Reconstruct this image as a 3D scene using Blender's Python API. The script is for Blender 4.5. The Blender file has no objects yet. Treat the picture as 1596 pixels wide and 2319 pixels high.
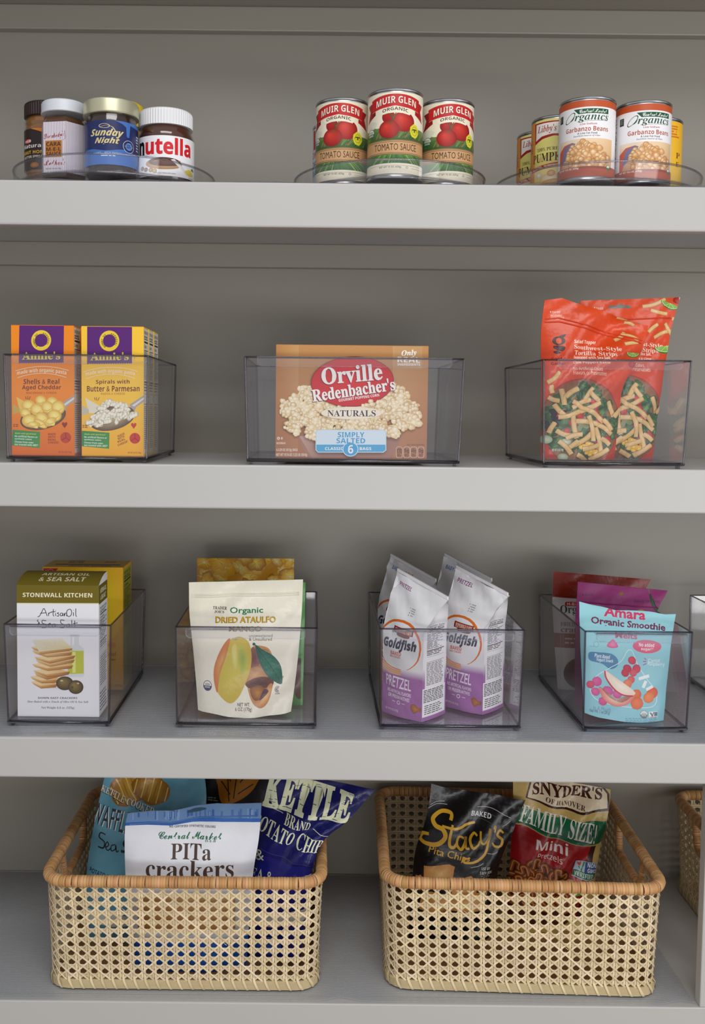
import bpy, math, random
import numpy as np
from mathutils import Vector, Matrix
from mathutils.geometry import tessellate_polygon

S = bpy.context.scene
COL = S.collection
R = random.Random(7)
PI = math.pi

# ------------------------------------------------------------------ camera
WPX, HPX = 1596, 2319
FPX = 2228.0                     # focal length in pixels
DIST, ZC = 1.35, 1.30            # lens to the front plane of the shelves (y = 0), height above the floor
PITCH, ROLL = math.radians(3.6), math.radians(0.60)
PPX, PPY = 709.0, 1072.0         # principal point
cam_d = bpy.data.cameras.new('camera')
cam = bpy.data.objects.new('camera', cam_d); COL.objects.link(cam)
cam_d.sensor_fit = 'HORIZONTAL'; cam_d.sensor_width = 36.0
cam_d.lens = FPX / WPX * 36.0
cam_d.shift_x = (WPX / 2 - PPX) / WPX
cam_d.shift_y = (PPY - HPX / 2) / WPX
cam_d.clip_start = 0.05
fwd = Vector((0, math.cos(PITCH), -math.sin(PITCH)))
up0 = Vector((0, math.sin(PITCH), math.cos(PITCH)))
right0 = Vector((1, 0, 0))
cr, sr = math.cos(ROLL), math.sin(ROLL)
CX = right0 * cr + up0 * sr      # image right
CY = up0 * cr - right0 * sr      # image up
cam.matrix_world = Matrix(((CX.x, CY.x, -fwd.x, 0), (CX.y, CY.y, -fwd.y, -DIST), (CX.z, CY.z, -fwd.z, ZC), (0, 0, 0, 1)))
S.camera = cam

def W(px, py, y):
    """the point at depth y whose image is the pixel px, py of the 1596 x 2319 frame"""
    d = CX * ((px - PPX) / FPX) + CY * (-(py - PPY) / FPX) + fwd
    t = (y + DIST) / d.y
    return Vector((d.x * t, y, ZC + d.z * t))

def WZ(px, py, z):
    """the point at height z whose image is the pixel"""
    d = CX * ((px - PPX) / FPX) + CY * (-(py - PPY) / FPX) + fwd
    t = (z - ZC) / d.z
    return Vector((d.x * t, -DIST + d.y * t, z))

# ------------------------------------------------------------------ view and light
S.view_settings.view_transform = 'Standard'
S.view_settings.look = 'None'
S.view_settings.exposure = 0.0
S.view_settings.gamma = 1.0
S.view_settings.use_curve_mapping = False
S.cycles.use_denoising = True
S.cycles.max_bounces = 14
S.cycles.transparent_max_bounces = 40
S.cycles.caustics_reflective = False
S.cycles.caustics_refractive = False

world = bpy.data.worlds.new('world'); S.world = world
world.use_nodes = True
wb = world.node_tree.nodes['Background']
wb.inputs[0].default_value = (0.95, 0.97, 1.0, 1)
wb.inputs[1].default_value = 0.46

def area(name, loc, target, sx, sy, power, col):
    l = bpy.data.lights.new(name, 'AREA'); l.shape = 'RECTANGLE'; l.size = sx; l.size_y = sy
    l.energy = power; l.color = col
    o = bpy.data.objects.new(name, l); COL.objects.link(o); o.location = loc
    o.rotation_euler = (Vector(target) - Vector(loc)).to_track_quat('-Z', 'Y').to_euler()
    return o
area('window_light', (2.3, -2.2, 1.15), (0.0, 0.1, 1.1), 1.4, 1.4, 20, (1.0, 0.997, 0.99))
area('ceiling_light', (0.2, -1.9, 2.9), (0.05, 0.0, 0.9), 1.8, 0.8, 25, (1.0, 0.99, 0.975))
area('low_fill_light', (0.7, -2.7, 0.73), (0.1, 0.1, 1.0), 2.4, 0.34, 19, (1.0, 0.997, 0.99))  # added fill for the deep walls, kept low and narrow to miss bin reflections

# ------------------------------------------------------------------ colours and materials
def lin(c):
    return tuple(((v / 255.0) / 12.92) if v / 255.0 <= 0.04045 else (((v / 255.0) + 0.055) / 1.055) ** 2.4 for v in c[:3])

MATS = {}
def mat(name, base=None, rough=0.5, metal=0.0, spec=0.5, attr=False, bump=None, noise=None, coat=0.0, trans=0.0, ior=1.45, sub=0.0):
    m = bpy.data.materials.new(name); m.use_nodes = True
    nt = m.node_tree; b = nt.nodes['Principled BSDF']
    b.inputs['Roughness'].default_value = rough; b.inputs['Metallic'].default_value = metal
    b.inputs['Specular IOR Level'].default_value = spec
    b.inputs['Coat Weight'].default_value = coat; b.inputs['Coat Roughness'].default_value = 0.08
    b.inputs['Transmission Weight'].default_value = trans; b.inputs['IOR'].default_value = ior
    if attr:
        a = nt.nodes.new('ShaderNodeAttribute'); a.attribute_name = 'Col'
        nt.links.new(a.outputs['Color'], b.inputs['Base Color'])
    elif base is not None:
        b.inputs['Base Color'].default_value = (*lin(base), 1)
    if noise:                                   # (colour 2, scale, stretch xyz)
        tc = nt.nodes.new('ShaderNodeTexCoord'); mp = nt.nodes.new('ShaderNodeMapping'); mp.inputs['Scale'].default_value = noise[2]
        n = nt.nodes.new('ShaderNodeTexNoise'); n.inputs['Scale'].default_value = noise[1]; n.inputs['Detail'].default_value = 5
        mx = nt.nodes.new('ShaderNodeMix'); mx.data_type = 'RGBA'
        mx.inputs['A'].default_value = (*lin(base), 1); mx.inputs['B'].default_value = (*lin(noise[0]), 1)
        nt.links.new(tc.outputs['Object'], mp.inputs[0]); nt.links.new(mp.outputs[0], n.inputs['Vector'])
        nt.links.new(n.outputs['Fac'], mx.inputs['Factor']); nt.links.new(mx.outputs['Result'], b.inputs['Base Color'])
    if bump:                                    # (scale, strength, distance)
        tc = nt.nodes.new('ShaderNodeTexCoord')
        n = nt.nodes.new('ShaderNodeTexNoise'); n.inputs['Scale'].default_value = bump[0]; n.inputs['Detail'].default_value = 3
        bp = nt.nodes.new('ShaderNodeBump'); bp.inputs['Strength'].default_value = bump[1]; bp.inputs['Distance'].default_value = bump[2]
        nt.links.new(tc.outputs['Object'], n.inputs['Vector']); nt.links.new(n.outputs['Fac'], bp.inputs['Height'])
        nt.links.new(bp.outputs[0], b.inputs['Normal'])
    MATS[name] = m
    return m

def clear_mat(name, tint, refl=0.045, rough=0.03, white=0.0, whitecol=(225, 225, 232)):
    """clear plastic sheet: light passes straight, the surface mirrors more at grazing angles"""
    m = bpy.data.materials.new(name); m.use_nodes = True
    nt = m.node_tree; nt.nodes.clear()
    out = nt.nodes.new('ShaderNodeOutputMaterial')
    tr = nt.nodes.new('ShaderNodeBsdfTransparent'); tr.inputs[0].default_value = (*tint, 1)
    gl = nt.nodes.new('ShaderNodeBsdfGlossy'); gl.inputs['Roughness'].default_value = rough
    lw = nt.nodes.new('ShaderNodeLayerWeight'); lw.inputs[0].default_value = 0.5
    pw = nt.nodes.new('ShaderNodeMath'); pw.operation = 'POWER'; pw.inputs[1].default_value = 4.0
    ml = nt.nodes.new('ShaderNodeMath'); ml.operation = 'MULTIPLY_ADD'; ml.inputs[1].default_value = 0.75; ml.inputs[2].default_value = refl
    mx = nt.nodes.new('ShaderNodeMixShader')
    nt.links.new(lw.outputs['Facing'], pw.inputs[0]); nt.links.new(pw.outputs[0], ml.inputs[0])
    nt.links.new(ml.outputs[0], mx.inputs[0])
    src = tr.outputs[0]
    if white > 0:
        df = nt.nodes.new('ShaderNodeBsdfDiffuse'); df.inputs[0].default_value = (*lin(whitecol), 1)
        m2 = nt.nodes.new('ShaderNodeMixShader'); m2.inputs[0].default_value = white
        nt.links.new(tr.outputs[0], m2.inputs[1]); nt.links.new(df.outputs[0], m2.inputs[2]); src = m2.outputs[0]
    nt.links.new(src, mx.inputs[1]); nt.links.new(gl.outputs[0], mx.inputs[2])
    nt.links.new(mx.outputs[0], out.inputs[0])
    MATS[name] = m
    return m

mat('card', attr=True, rough=0.42, spec=0.4)
mat('card_matte', attr=True, rough=0.6, spec=0.3)
mat('film', attr=True, rough=0.27, spec=0.5, bump=(55, 0.25, 0.004))
mat('film_matte', attr=True, rough=0.42, spec=0.4, bump=(45, 0.25, 0.004))
mat('paper', attr=True, rough=0.65, spec=0.25, bump=(60, 0.25, 0.003))
mat('label', attr=True, rough=0.33, spec=0.5)
mat('tin', (196, 196, 198), rough=0.28, metal=1.0)
mat('white_plastic', (232, 233, 236), rough=0.4)
mat('gold_metal', (204, 202, 172), rough=0.36, metal=0.6)
mat('white_metal', (214, 218, 226), rough=0.35)
mat('brown_plastic', (44, 27, 24), rough=0.4)
mat('yellow_plastic', (240, 205, 20), rough=0.4)
mat('spread_dark', (46, 20, 12), rough=0.18, coat=0.6)
mat('spread_cocoa', (84, 42, 24), rough=0.18, coat=0.6)
mat('spread_peanut', (150, 98, 46), rough=0.2, coat=0.6)
mat('spread_caramel', (96, 58, 26), rough=0.15, coat=0.7)
clear_mat('acrylic', (0.996, 0.994, 1.0), refl=0.042, white=0.018, whitecol=(214, 210, 228))  # the diffuse white stands in for a haze of room reflections
clear_mat('acrylic_edge', (0.50, 0.49, 0.56), refl=0.13, rough=0.10)
clear_mat('acrylic_dark', (0.30, 0.29, 0.36), refl=0.13, rough=0.10)
clear_mat('rim_edge', (0.74, 0.74, 0.78), refl=0.14, rough=0.06)
clear_mat('acrylic_lip', (0.97, 0.97, 0.985), refl=0.035, rough=0.08, white=0.025)
clear_mat('clear_glass', (0.96, 0.965, 0.96), refl=0.06)
clear_mat('liner_plastic', (0.985, 0.988, 0.995), refl=0.05, rough=0.15, white=0.18, whitecol=(205, 210, 222))
clear_mat('liner_ridge', (0.985, 0.988, 0.995), refl=0.06, rough=0.15, white=0.34, whitecol=(212, 216, 226))

# ------------------------------------------------------------------ objects and tags
def tag(o, label, cat, group=None, kind=None):
    if label: o['label'] = label
    if cat: o['category'] = cat
    if group: o['group'] = group
    if kind: o['kind'] = kind
    return o

def empty(name, loc, rz=0, label=None, cat=None, group=None):
    o = bpy.data.objects.new(name, None); COL.objects.link(o)
    o.location = loc; o.rotation_euler = (0, 0, rz); o.empty_display_size = 0.02
    return tag(o, label, cat, group)

def copy_tree(o, parent=None):
    c = o.copy(); COL.objects.link(c); c.parent = parent
    for ch in list(o.children): copy_tree(ch, c)
    return c

# ------------------------------------------------------------------ mesh packs
def smooth_n(V, F):
    V = np.asarray(V, float); N = np.zeros_like(V)
    for f in F:
        p = V[list(f)]
        n = np.zeros(3)
        for i in range(len(f)):
            n += np.cross(p[i] - p[0], p[(i + 1) % len(f)] - p[0])
        for i in f: N[i] += n
    l = np.linalg.norm(N, axis=1); l[l == 0] = 1
    return N / l[:, None]

class Pack:
    """collects surfaces, printed artwork and their colours; build() links them as ONE mesh object"""
    def __init__(s):
        s.V = []; s.F = []; s.C = []; s.N = []; s.M = []; s.mats = []; s.n = 0
    def slot(s, m):
        if m not in s.mats: s.mats.append(m)
        return s.mats.index(m)
    def add(s, V, F, m='card', col=(255, 255, 255), smooth=False, N=None, cols=None):
        V = np.asarray(V, float).reshape(-1, 3)
        k = s.slot(m)
        c = cols if cols is not None else [lin(col)] * len(V)
        nn = N if N is not None else (smooth_n(V, F) if smooth else None)
        for f in F:
            s.F.append([i + s.n for i in f]); s.M.append(k)
            if nn is None:
                p = V[list(f)]; n = np.zeros(3)
                for i in range(1, len(f) - 1): n += np.cross(p[i] - p[0], p[i + 1] - p[0])
                l = np.linalg.norm(n); n = n / l if l > 0 else np.array((0, 0, 1.0))
                s.N += [n] * len(f)
            else:
                s.N += [nn[i] for i in f]
            s.C += [c[i] for i in f]
        s.V.append(V); s.n += len(V)
        return s
    def soup(s, P, N, C, m):
        n = len(P)
        if n == 0: return s
        k = s.slot(m)
        s.V.append(P.reshape(-1, 3))
        base = s.n; s.n += n * 3
        s.F += [[base + 3 * i, base + 3 * i + 1, base + 3 * i + 2] for i in range(n)]
        s.M += [k] * n
        s.N += list(N.reshape(-1, 3)); s.C += list(C.reshape(-1, 3))
        return s
    def box(s, lo, hi, m='card', col=(255, 255, 255), skip=(), bev=0.0):
        x0, y0, z0 = lo; x1, y1, z1 = hi
        if bev <= 0:
            V = [(x0, y0, z0), (x1, y0, z0), (x1, y1, z0), (x0, y1, z0), (x0, y0, z1), (x1, y0, z1), (x1, y1, z1), (x0, y1, z1)]
            F = {'bottom': (0, 3, 2, 1), 'top': (4, 5, 6, 7), 'front': (0, 1, 5, 4), 'right': (1, 2, 6, 5), 'back': (2, 3, 7, 6), 'left': (3, 0, 4, 7)}
            return s.add(V, [f for k, f in F.items() if k not in skip], m, col)
        bm = bmesh_box(lo, hi, bev)
        return s.add(bm[0], bm[1], m, col)
    def build(s, name, parent=None, loc=None):
        me = bpy.data.meshes.new(name)
        V = np.concatenate(s.V)
        me.from_pydata(V.tolist(), [], s.F)
        me.polygons.foreach_set('material_index', s.M)
        me.polygons.foreach_set('use_smooth', [True] * len(me.polygons))
        ca = me.color_attributes.new('Col', 'FLOAT_COLOR', 'CORNER')
        cc = np.ones((len(s.C), 4), np.float32); cc[:, :3] = np.array(s.C, np.float32)
        ca.data.foreach_set('color', cc.ravel())
        for m in s.mats: me.materials.append(MATS[m])
        me.update()
        me.normals_split_custom_set([tuple(n) for n in s.N])
        o = bpy.data.objects.new(name, me); COL.objects.link(o)
        if parent: o.parent = parent
        if loc is not None: o.location = loc
        return o

import bmesh
def bmesh_box(lo, hi, bev, seg=2):
    bm = bmesh.new(); bmesh.ops.create_cube(bm, size=1)
    for v in bm.verts:
        v.co = Vector([lo[i] + (v.co[i] + 0.5) * (hi[i] - lo[i]) for i in range(3)])
    bmesh.ops.bevel(bm, geom=bm.edges[:], offset=bev, segments=seg, affect='EDGES', profile=0.5)
    bm.verts.ensure_lookup_table()
    V = [tuple(v.co) for v in bm.verts]; F = [[v.index for v in f.verts] for f in bm.faces]
    bm.free(); return V, F

def lathe(prof, n=64, a0=0.0, a1=2 * PI, closed=True):
    """prof: (r, z) from bottom to top; returns V, F with outward faces"""
    V = []; F = []; m = len(prof)
    k = n if closed else n + 1
    for i in range(k):
        a = a0 + (a1 - a0) * i / n
        for r, z in prof: V.append((r * math.sin(a), -r * math.cos(a), z))
    for i in range(n):
        j = (i + 1) % k if closed else i + 1
        for q in range(m - 1):
            F.append((i * m + q, j * m + q, j * m + q + 1, i * m + q + 1))
    return V, F

def prof_smooth(pts, sharp=35):
    """split a lathe profile where it turns sharply, so each run is smooth shaded"""
    runs = [[pts[0]]]
    for i in range(1, len(pts)):
        runs[-1].append(pts[i])
        if i + 1 < len(pts):
            a = math.atan2(pts[i][1] - pts[i - 1][1], pts[i][0] - pts[i - 1][0]); b = math.atan2(pts[i + 1][1] - pts[i][1], pts[i + 1][0] - pts[i][0])
            d = abs((b - a + PI) % (2 * PI) - PI)
            if d > math.radians(sharp): runs.append([pts[i]])
    return runs

def add_lathe(pk, prof, m, col=(255, 255, 255), n=64):
    for run in prof_smooth(prof):
        V, F = lathe(run, n); pk.add(V, F, m, col, smooth=True)
    return pk

def tube(pts, rad, n=8, closed=False, flat=1.0):
    """tube along points; rad number or list"""
    P = [Vector(p) for p in pts]; V = []; F = []
    m = len(P)
    up = Vector((0, 0, 1))
    for i, p in enumerate(P):
        t = (P[(i + 1) % m] - P[i - 1]) if closed else (P[min(i + 1, m - 1)] - P[max(i - 1, 0)])
        t.normalize()
        a = t.cross(up)
        if a.length < 1e-4: a = t.cross(Vector((1, 0, 0)))
        a.normalize(); b = a.cross(t)
        r = rad[i] if isinstance(rad, (list, tuple)) else rad
        for k in range(n):
            q = 2 * PI * k / n
            V.append(tuple(p + a * (math.cos(q) * r) + b * (math.sin(q) * r * flat)))
    for i in range(m if closed else m - 1):
        j = (i + 1) % m
        for k in range(n):
            l = (k + 1) % n
            F.append((i * n + k, i * n + l, j * n + l, j * n + k))
    if not closed:
        F.append(tuple(range(n))); F.append(tuple((m - 1) * n + k for k in reversed(range(n))))
    return V, F

# ------------------------------------------------------------------ lettering
_UP = {'sb': (0x1D400, 0x1D41A, 0x1D7CE), 'sbi': (0x1D468, 0x1D482, None), 'scr': (0x1D4D0, 0x1D4EA, None), 'b': (0x1D5D4, 0x1D5EE, 0x1D7EC),
       'bi': (0x1D63C, 0x1D656, None), 'm': (0x1D670, 0x1D68A, 0x1D7F6), 's': (0x1D5A0, 0x1D5BA, 0x1D7E2)}
_TC = {}
def glyphs(text, style, off=0.0):
    key = (text, style, off)
    if key in _TC: return _TC[key]
    t = text
    if style in _UP:
        u, l, d = _UP[style]; t = ''
        for c in text:
            if 'A' <= c <= 'Z': t += chr(u + ord(c) - 65)
            elif 'a' <= c <= 'z': t += chr(l + ord(c) - 97)
            elif '0' <= c <= '9' and d: t += chr(d + ord(c) - 48)
            else: t += c
    c = bpy.data.curves.new('t', 'FONT'); c.body = t; c.size = 1; c.resolution_u = 2; c.offset = off; c.align_x = 'CENTER'; c.space_line = 0.95
    o = bpy.data.objects.new('t', c); COL.objects.link(o)
    dg = bpy.context.evaluated_depsgraph_get()
    me = bpy.data.meshes.new_from_object(o.evaluated_get(dg))
    me.calc_loop_triangles()
    v = np.empty(len(me.vertices) * 3); me.vertices.foreach_get('co', v); v = v.reshape(-1, 3)[:, :2].copy()
    f = np.empty(len(me.loop_triangles) * 3, int); me.loop_triangles.foreach_get('vertices', f); f = f.reshape(-1, 3)
    bpy.data.objects.remove(o); bpy.data.curves.remove(c); bpy.data.meshes.remove(me)
    v[:, 1] *= -1
    _TC[key] = (v, f)
    return v, f

# ------------------------------------------------------------------ printed artwork
def homog(src):
    """matrix taking the quad src (TL, TR, BR, BL) to the unit square"""
    dst = [(0, 0), (1, 0), (1, 1), (0, 1)]
    A = []; B = []
    for (x, y), (u, v) in zip(src, dst):
        A.append([x, y, 1, 0, 0, 0, -u * x, -u * y]); B.append(u)
        A.append([0, 0, 0, x, y, 1, -v * x, -v * y]); B.append(v)
    h = np.linalg.solve(np.array(A, float), np.array(B, float))
    return np.append(h, 1).reshape(3, 3)

class Art:
    """flat print laid out in a drawing frame (x right, y down) whose corners are quad TL, TR, BR, BL"""
    def __init__(s, quad):
        if len(quad) == 2:
            (x0, y0), (x1, y1) = quad; quad = [(x0, y0), (x1, y0), (x1, y1), (x0, y1)]
        s.q = quad; s.items = []; s.boxes = []; s.warp = None; s.full = set()
        xs = [p[0] for p in quad]; ys = [p[1] for p in quad]
        s.b = (min(xs), min(ys), max(xs), max(ys))
    def _put(s, v, f, c, lev=None):
        v = np.asarray(v, float); f = np.asarray(f, int).reshape(-1, 3)
        if not isinstance(c, np.ndarray): c = np.array([lin(c)] * len(v))
        lo = v.min(0); hi = v.max(0)
        if lev is None:
            lev = 0
            if s.boxes:
                B = np.array(s.boxes)
                m = (B[:, 0] <= hi[0]) & (B[:, 2] >= lo[0]) & (B[:, 1] <= hi[1]) & (B[:, 3] >= lo[1])
                if m.any(): lev = B[m, 4].max() + 1
        s.boxes.append((lo[0], lo[1], hi[0], hi[1], lev))
        s.items.append((v, f, c, lev))
        return s
    def bg(s, col, col2=None, k=0.04):
        """the whole face; col2 = colour at the bottom edge"""
        dx = (s.b[2] - s.b[0]) * k; dy = (s.b[3] - s.b[1]) * k
        c = [(col if j < 2 else (col2 or col)) for j in range(4)]
        s.full.add(len(s.items))
        return s.quad([(s.b[0] - dx, s.b[1] - dy), (s.b[2] + dx, s.b[1] - dy), (s.b[2] + dx, s.b[3] + dy), (s.b[0] - dx, s.b[3] + dy)], c)
    def quad(s, p, cols):
        return s._put(p, [(0, 1, 2), (0, 2, 3)], np.array([lin(c) for c in cols]))
    def poly(s, p, col):
        f = tessellate_polygon([[Vector((x, y, 0)) for x, y in p]])
        return s._put(p, f, col)
    def rect(s, x0, y0, x1, y1, col, col2=None):
        return s.quad([(x0, y0), (x1, y0), (x1, y1), (x0, y1)], [col, col, col2 or col, col2 or col])
    def rrect(s, x0, y0, x1, y1, r, col):
        p = []
        for cx, cy, a in ((x1 - r, y0 + r, -90), (x1 - r, y1 - r, 0), (x0 + r, y1 - r, 90), (x0 + r, y0 + r, 180)):
            for k in range(6):
                q = math.radians(a + 18 * k); p.append((cx + r * math.cos(q), cy + r * math.sin(q)))
        return s.poly(p, col)
    def ell(s, cx, cy, rx, ry, col, rim=None, rot=0, n=26, hx=0.0, hy=0.0, a0=0, a1=360, wob=0, seed=1):
        """ellipse; rim = colour at the rim, (hx, hy) moves the centre colour"""
        q = math.radians(rot); P = [(cx + hx * rx, cy + hy * ry)]
        rr = random.Random(seed) if wob else None
        full = abs(a1 - a0) >= 360; m = n if full else n + 1
        for k in range(m):
            a = math.radians(a0 + (a1 - a0) * k / n); w = 1 + (rr.uniform(-wob, wob) if rr else 0)
            x = math.cos(a) * rx * w; y = math.sin(a) * ry * w
            P.append((cx + x * math.cos(q) - y * math.sin(q), cy + x * math.sin(q) + y * math.cos(q)))
        f = [(0, 1 + k, 1 + (k + 1) % m) for k in range(n)]
        c = np.array([lin(col)] + [lin(rim or col)] * m)
        return s._put(P, f, c)
    def fan(s, p, col, rim, c=None):
        """polygon shaded from its middle (col) to its outline (rim)"""
        n = len(p); cx = c or (sum(a for a, _ in p) / n, sum(b for _, b in p) / n)
        return s._put([cx] + list(p), [(0, 1 + k, 1 + (k + 1) % n) for k in range(n)], np.array([lin(col)] + [lin(rim)] * n))
    def line(s, p, w, col, closed=False, taper=None):
        p = [np.array(a, float) for a in p]; n = len(p); V = []; f = []
        for i in range(n):
            t = (p[(i + 1) % n] - p[i - 1]) if closed else (p[min(i + 1, n - 1)] - p[max(i - 1, 0)])
            l = np.linalg.norm(t) or 1; t /= l; nn = np.array((-t[1], t[0]))
            ww = (w[i] if isinstance(w, (list, tuple)) else w) / 2
            V += [p[i] + nn * ww, p[i] - nn * ww]
        for i in range(n if closed else n - 1):
            j = (i + 1) % n
            f += [(2 * i, 2 * i + 1, 2 * j + 1), (2 * i, 2 * j + 1, 2 * j)]
        return s._put(V, f, col)
    def curve(s, p, w, col, n=8, closed=False, thin=0.0):
        """smooth stroke through the points, optionally thinning to its ends"""
        q = spline(p, n, closed)
        if thin: 
            m = len(q); w = [w * (1 - thin + thin * math.sin(PI * min(1, max(0.08, k / (m - 1))))) for k in range(m)]
        return s.line(q, w, col, closed)
    def blob(s, p, col, rim=None, n=6):
        q = spline(p, n, True)
        return s.fan(q, col, rim or col) if rim else s.poly(q, col)
    def text(s, t, style, x0, y0, x1, y1, col, rot=0, arc=0, shear=0, off=0.0, sh=None, curve=None, wedge=0):
        """lettering fitted into the box x0..x1, y0..y1; arc lifts the middle; sh = (dx, dy, colour) backs it with a second print"""
        v, f = glyphs(t, style, off)
        if len(f) == 0: return s
        lo = v.min(0); hi = v.max(0)
        u = (v - lo) / np.maximum(hi - lo, 1e-6)
        x = x0 + u[:, 0] * (x1 - x0); y = y0 + u[:, 1] * (y1 - y0)
        cx, cy = (x0 + x1) / 2, (y0 + y1) / 2
        k = (x - cx) / max(1e-6, (x1 - x0) / 2)
        if wedge: y = cy + (y - cy) * (1 + wedge * k)
        if shear: x = x - (y - cy) * shear
        if arc: y = y - arc * (1 - k * k)
        if curve: y = y + curve(k)
        if rot:
            q = math.radians(rot); X = x - cx; Y = y - cy
            x = cx + X * math.cos(q) - Y * math.sin(q); y = cy + X * math.sin(q) + Y * math.cos(q)
        v = np.stack([x, y], 1)
        if sh: s._put(v + np.array(sh[:2]), f, sh[2])
        return s._put(v, f, col)
    def fine(s, x0, y0, x1, y1, rows, col, fill=0.62, seed=3, words=7, jit=0.25):
        """small print too fine to read: rows of short dashes"""
        rr = random.Random(seed); h = (y1 - y0) / rows; V = []; f = []
        for r in range(rows):
            x = x0; end = x1 - rr.uniform(0, jit) * (x1 - x0); y = y0 + h * r
            while x < end:
                w = rr.uniform(0.5, 1.5) * (x1 - x0) / words; b = len(V); xe = min(end, x + w)
                V += [(x, y), (xe, y), (xe, y + h * fill), (x, y + h * fill)]; f += [(b, b + 1, b + 2), (b, b + 2, b + 3)]
                x = xe + (x1 - x0) / words * 0.22
        return s._put(V, f, col)
    def tris(s):
        H = homog(s.q); out = []
        for k, (v, f, c, lev) in enumerate(s.items):
            if s.warp is not None:
                uv = np.array([(-.05, -.05), (1.05, -.05), (1.05, 1.05), (-.05, 1.05)]) if k in s.full else unwarp(v, *s.warp)
            else:
                p = np.c_[v, np.ones(len(v))] @ H.T
                uv = p[:, :2] / p[:, 2:3]
            d = np.c_[uv, np.full(len(v), float(lev)), c]
            out.append(d[f])
        T = np.concatenate(out)
        a = (T[:, 1, 0] - T[:, 0, 0]) * (T[:, 2, 1] - T[:, 0, 1]) - (T[:, 1, 1] - T[:, 0, 1]) * (T[:, 2, 0] - T[:, 0, 0])
        fl = a > 0                      # v runs down: flip so faces look outwards
        T[fl] = T[fl][:, ::-1]
        return T[np.abs(a) > 1e-10]

def unwarp(P, L, Rr, dy):
    """drawing points to (u, v) between the outlines L and Rr"""
    n = len(L) - 1; out = np.zeros((len(P), 2)); D = Rr - L
    Q = P.copy()
    for it in range(3):
        c = (Q[None, :, 0] - L[:, None, 0]) * D[:, None, 1] - (Q[None, :, 1] - L[:, None, 1]) * D[:, None, 0]     # falls with depth down the bag
        j = np.clip((c > 0).sum(0) - 1, 0, n - 1) if (c[0].mean() >= c[-1].mean()) else np.clip((c < 0).sum(0) - 1, 0, n - 1)
        ar = np.arange(len(P)); c0, c1 = c[j, ar], c[j + 1, ar]
        t = c0 / np.where(np.abs(c0 - c1) < 1e-9, 1e-9, c0 - c1); v = (j + t) / n
        v = np.clip(v, -.3, 1.3)
        jj = np.clip((v * n).astype(int), 0, n - 1); f = (v * n - jj)[:, None]
        l = L[jj] + (L[jj + 1] - L[jj]) * f; d = D[jj] + (D[jj + 1] - D[jj]) * f
        u = ((Q - l) * d).sum(1) / np.maximum((d * d).sum(1), 1e-9)
        out = np.stack([u, v], 1)
        if it < 2:
            Q = P.copy(); Q[:, 1] -= [dy(min(1, max(0, a)), min(1, max(0, b))) for a, b in out]
    return out

def spline(p, n=8, closed=False):
    p = [np.array(a, float) for a in p]; m = len(p); q = []
    for i in range(m if closed else m - 1):
        g = lambda k: p[k % m] if closed else p[min(max(k, 0), m - 1)]
        a, b, c, d = g(i - 1), g(i), g(i + 1), g(i + 2)
        for k in range(n):
            t = k / n
            q.append(0.5 * (2 * b + (c - a) * t + (2 * a - 5 * b + 4 * c - d) * t * t + (3 * b - a - 3 * c + d) * t ** 3))
    if not closed: q.append(p[-1])
    return [tuple(a) for a in q]

def cut(T, a, b, c):
    """split triangles (n, 3, 6) along the line a*u + b*v = c"""
    d = T[:, :, 0] * a + T[:, :, 1] * b - c
    d[np.abs(d) < 1e-9] = 0
    st = (d.max(1) > 0) & (d.min(1) < 0)
    if not st.any(): return T
    keep = T[~st]; X = T[st]; D = d[st]
    sg = np.sign(D); n = len(X); ar = np.arange(n)
    zero = (sg == 0).any(1)
    lone = np.empty(n, int)
    pos = (sg > 0).sum(1)
    lone = np.where(zero, np.argmax(sg == 0, 1), np.where(pos == 1, np.argmax(sg > 0, 1), np.argmax(sg < 0, 1)))
    A, B, C = X[ar, lone], X[ar, (lone + 1) % 3], X[ar, (lone + 2) % 3]
    dA, dB, dC = D[ar, lone], D[ar, (lone + 1) % 3], D[ar, (lone + 2) % 3]
    out = [keep]
    z = zero
    if z.any():
        t = (dB[z] / (dB[z] - dC[z]))[:, None]; M = B[z] + (C[z] - B[z]) * t
        out += [np.stack([A[z], B[z], M], 1), np.stack([A[z], M, C[z]], 1)]
    z = ~zero
    if z.any():
        t = (dA[z] / (dA[z] - dB[z]))[:, None]; M = A[z] + (B[z] - A[z]) * t
        t = (dA[z] / (dA[z] - dC[z]))[:, None]; K = A[z] + (C[z] - A[z]) * t
        out += [np.stack([A[z], M, K], 1), np.stack([M, B[z], C[z]], 1), np.stack([M, C[z], K], 1)]
    return np.concatenate(out)

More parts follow.
